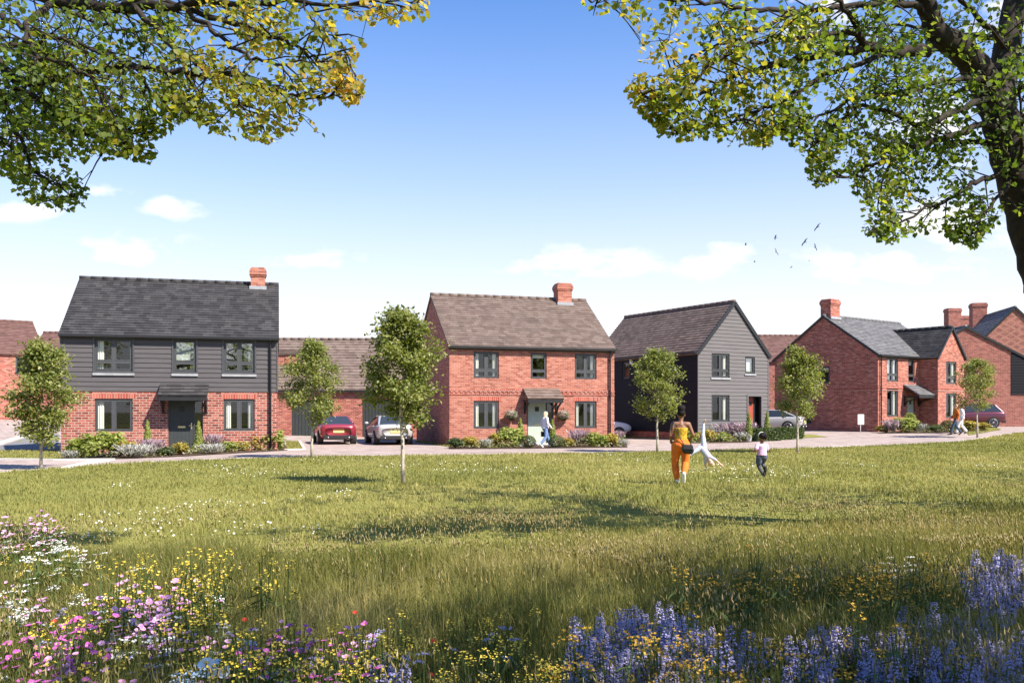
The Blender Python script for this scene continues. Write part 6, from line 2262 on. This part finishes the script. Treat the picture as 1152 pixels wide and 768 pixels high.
# girl doing a cartwheel
def cartwheel():
    hip = V3(-.1, .0, .6); hipA, hipB = V3(-.06, 0, .66), V3(-.16, 0, .62)
    ch = V3(.03, 0, .42)
    knee1, foot1 = V3(-.085, .02, .97), V3(-.065, .03, 1.28)
    knee2, foot2 = V3(-.32, -.02, .52), V3(-.52, -.02, .4)
    s1, s2 = V3(-.02, .03, .33), V3(.12, -.02, .38)
    w1, w2 = V3(.0, .02, .07), V3(.36, -.05, .2)
    e1, e2 = V3(-.02, .06, .2), V3(.24, -.05, .31)
    hd = V3(.115, -.02, .23)
    P = [('e', hip, (.1, .08, .09)), ('c', hip, ch, .088, .082), ('e', ch, (.095, .075, .085)), ('c', s1, s2, .045, .045), ('c', ch, hd, .05, .04)]
    P += limb([hipA, knee1, foot1], [.07, .046, .03]) + limb([hipB, knee2, foot2], [.07, .046, .03])
    P += limb([s1, e1, w1], [.038, .03, .022]) + limb([s2, e2, w2], [.038, .03, .022])
    P += hand(w1, (.1, -.1, -.4), (.3, -1, 0), .8, .3) + hand(w2, (.6, -.1, -.5), (0, -1, -.2), .8, .3)
    P += [('c', foot1, foot1 + V3(.03, -.06, .1), .026, .02), ('c', foot2, foot2 + V3(-.1, -.03, -.03), .026, .02)]
    fdir = V3(.35, -.75, .1)
    P += [('e', hd, (.078, .08, .085)), ('e', hd + V3(.02, -.075, .0), (.014, .016, .014)), ('e', hd + V3(-.02, -.03, .06), (.05, .05, .045))]
    b = solid('person', P, SK_F, None, .008, 3)
    for k in (-1, 1):
        m = MB(); m.ell(hd + V3(.03 * k + .02, -.068, -.012), .009, 8, 6); m.build('eye', M['bird'], b, uv=False)
    lil = m_cloth('cloth_lilac', (.45, .44, .58), .1, 12); leg = m_cloth('cloth_pale_leggings', (.52, .54, .64), .1, 12)
    solid('top', [('e', hip, (.115, .095, .1)), ('c', hip, ch, .102, .096), ('e', ch, (.108, .088, .095)), ('c', s1, s2, .055, .055), ('c', s1, s1.lerp(e1, .75), .05, .042), ('c', s2, s2.lerp(e2, .95), .05, .04)], lil, b, .01, 3)
    solid('leggings', limb([hipA, knee1, foot1], [.082, .054, .036]) + limb([hipB, knee2, foot2.lerp(knee2, .08)], [.082, .054, .036]), leg, b, .01, 3)
    solid('hair', [('e', hd + V3(.02, .02, -.03), (.088, .085, .075)), ('c', hd + V3(.05, .03, -.05), hd + V3(.1, .02, -.14), .035, .012)], HAIR_BL, b, .01, 2)
    place(b, G(794.5, 530), 0, 'girl in pale lilac clothes turning a cartwheel on the lawn, one leg straight up', 1.0)


cartwheel()


# small girl running
def runner():
    hpL, hpR = V3(-.055, 0, .5), V3(.055, 0, .5)
    kL, kR = V3(-.06, .05, .29), V3(.07, .16, .37)
    aL, aR = V3(.03, -.05, .06), V3(.075, -.02, .2)
    hd = V3(.015, .02, .95)
    sL, sR = V3(-.105, 0, .77), V3(.105, 0, .77)
    eL, eR = V3(-.17, -.05, .66), V3(.15, .03, .63)
    wL, wR = V3(-.19, .07, .63), V3(.12, .14, .68)
    P = [('e', V3(0, 0, .52), (.1, .085, .085)), ('c', V3(0, 0, .54), V3(0, 0, .72), .088, .088), ('c', sL, sR, .04, .04), ('c', V3(0, 0, .78), hd - V3(0, 0, .06), .042, .038)]
    P += limb([hpL, kL, aL], [.062, .043, .028]) + limb([hpR, kR, aR], [.062, .043, .028])
    P += limb([sL, eL, wL], [.036, .028, .02]) + limb([sR, eR, wR], [.036, .028, .02])
    P += hand(wL, (-.2, 1, .2), (1, 0, 0), .62, .9) + hand(wR, (-.2, 1, .4), (-1, 0, 0), .62, .9) + head(hd, (-.4, 1, 0), .95)
    b = solid('person', P, SK_B, None, .0075, 3)
    eyes(b, hd, (-.4, 1, 0), .95)
    solid('shirt', [('t', [V3(0, 0, .54), V3(0, 0, .66), V3(0, 0, .76), V3(0, 0, .8)], [.118, .108, .105, .07]), ('c', sL, sL.lerp(eL, .6), .052, .048), ('c', sR, sR.lerp(eR, .6), .052, .048), ('c', sL, sR, .05, .05)], m_cloth('cloth_pink', (.72, .42, .62), .08), b, .01, 3)
    solid('shorts', [('e', V3(0, 0, .53), (.115, .1, .09))] + limb([hpL, hpL.lerp(kL, .6)], [.082, .075]) + limb([hpR, hpR.lerp(kR, .6)], [.082, .075]), m_cloth('cloth_navy_print', (.09, .1, .15), .7, 26), b, .01, 3)
    solid('leggings', limb([hpL, kL, aL], [.066, .049, .034]) + limb([hpR, kR, aR], [.066, .049, .034]), m_cloth('cloth_charcoal', (.07, .075, .085), .2), b, .01, 2)
    solid('hair', [('e', hd + V3(.01, -.015, .04), (.092, .098, .09)), ('e', hd + V3(.04, -.09, .03), (.055, .05, .07)), ('e', hd + V3(-.03, -.08, .05), (.05, .05, .06))], HAIR_K, b, .01, 1)
    m = MB(); m.tube([hd + V3(.085 * math.cos(t), .01, .03 + .1 * math.sin(t)) for t in [i * math.pi / 12 for i in range(13)]], .009, 6); m.build('hairband', SHOE_W, b, uv=False)
    for a, d in ((aL, V3(0, .12, -.03)), (aR, V3(.0, .04, -.11))):
        n = d.normalized()
        solid('boot', [('c', a + V3(0, 0, .06), a - V3(0, 0, .015), .037, .037), ('c', a - V3(0, 0, .02), a + n * .1 - V3(0, 0, .022), .036, .03)], SHOE_K, b, .009, 2)
    place(b, G(857, 538), R(6), 'small girl in pink shirt and dark boots running away over the lawn', 1.03)


runner()


def walker(loc, rz, label, hgt, skin, hair, topmat, legmat, shoemat, hairlong=False, flare=.0, armswing=.25, jacket=False, bag=None):
    """plain walking adult; faces local +y"""
    st = .26
    hpL, hpR = V3(-.085, 0, .9), V3(.085, 0, .9)
    kL, kR = V3(-.085, .16, .5), V3(.085, -.02, .48)
    aL, aR = V3(-.08, st, .1), V3(.08, -st, .16)
    hd = V3(0, .03, 1.55)
    sL, sR = V3(-.175, 0, 1.36), V3(.175, 0, 1.36)
    eL, eR = V3(-.24, -.1, 1.1), V3(.24, .03, 1.09)
    wL, wR = V3(-.24, -.02, .88), V3(.22, .2, .93)
    P = [('e', V3(0, 0, .93), (.155, .115, .12)), ('c', V3(0, 0, .96), V3(0, 0, 1.2), .12, .125), ('e', V3(0, 0, 1.24), (.16, .105, .14)), ('c', sL, sR, .06, .06), ('c', V3(0, .0, 1.36), hd - V3(0, 0, .06), .055, .05)]
    P += limb([hpL, kL, aL], [.085, .055, .038]) + limb([hpR, kR, aR], [.085, .055, .038])
    P += limb([sL, eL, wL], [.05, .038, .028]) + limb([sR, eR, wR], [.05, .038, .028])
    P += hand(wL, (wL - eL), (.6, .4, 0)) + hand(wR, (wR - eR), (-.6, .4, 0)) + head(hd, (0, 1, 0))
    P += [('c', aL, aL + V3(0, .14, -.05), .035, .026), ('c', aR, aR + V3(0, .1, -.1), .035, .026)]
    b = solid('person', P, skin, None, .009, 3)
    eyes(b, hd, (0, 1, 0))
    g = .022 if jacket else .012
    solid('jacket' if jacket else 'shirt', [('t', [V3(0, 0, .88), V3(0, 0, 1.05), V3(0, 0, 1.2), V3(0, 0, 1.36), V3(0, 0, 1.42)], [.16 + g, .135 + g, .14 + g, .12 + g, .07])] +
          limb([sL, eL, wL.lerp(eL, .12)], [.056 + g, .045 + g, .036 + g]) + limb([sR, eR, wR.lerp(eR, .12)], [.056 + g, .045 + g, .036 + g]) + [('c', sL, sR, .065 + g, .065 + g)], topmat, b, .012, 3)
    solid('trousers', [('e', V3(0, 0, .92), (.165, .13, .12))] + limb([hpL, kL, aL.lerp(kL, .06)], [.1, .072, .058 + flare]) + limb([hpR, kR, aR.lerp(kR, .06)], [.1, .072, .058 + flare]), legmat, b, .012, 3)
    H = [('e', hd + V3(0, -.018, .04), (.088, .1, .085))]
    if hairlong: H += [('c', hd + V3(0, -.06, .0), hd + V3(0, -.085, -.2), .075, .05), ('c', hd + V3(-.05, -.03, .0), hd + V3(-.06, -.05, -.17), .04, .03), ('c', hd + V3(.05, -.03, .0), hd + V3(.06, -.05, -.17), .04, .03)]
    solid('hair', H, hair, b, .012, 2)
    for a, d in ((aL, V3(0, .18, -.04)), (aR, V3(0, .13, -.13))):
        n = d.normalized()
        solid('shoe', [('c', a - n * .05 - V3(0, 0, .03), a + n * .15 - V3(0, 0, .035), .046, .036)], shoemat, b, .011, 2)
    place(b, loc, rz, label, hgt / 1.68)
    if bag:
        B = empty('hand_bag', loc, rz, bag, 'bag')
        B.scale = b.scale
        m = MB(); m.box(-.31, -.19, -.1, .08, .5, .74); m.build('pouch', M['black'], B, bevel=.02)
        m = MB(); m.tube([(-.25, -.07, .73), (-.25, -.05, .83), (-.245, -.02, .86), (-.25, .01, .83), (-.25, .05, .73)], .009, 6); m.build('handle', M['black'], B)
    return b


JEAN = m_cloth('cloth_jeans', (.16, .24, .42), .2, 18)
walker(G(613.5, 503.3), R(-68), 'blonde woman in pale top and blue jeans walking past the sage green door', 1.62, SK_F, HAIR_BL, m_cloth('cloth_pale_lilac', (.66, .63, .68), .06), JEAN, SHOE_W, True, bag='dark handbag carried by the blonde woman at the sage green door')
walker(G(1075.5, 489.2), R(74), 'person in rust orange jacket and dark blue trousers walking beside a person in white', 1.76, SK_F, HAIR_BL, m_cloth('cloth_rust', (.5, .14, .03), .15), m_cloth('cloth_dark_jeans', (.06, .09, .13), .2), SHOE_K, False, jacket=True)
walker(G(1085.5, 488.2) + Vector((0, .4, 0)), R(70), 'person with dark hair in white clothes walking before the winged house', 1.7, SK_F, HAIR_BR, m_cloth('cloth_white', (.78, .77, .74), .05), m_cloth('cloth_white_trousers', (.76, .75, .72), .05), SHOE_K, True, flare=.02)
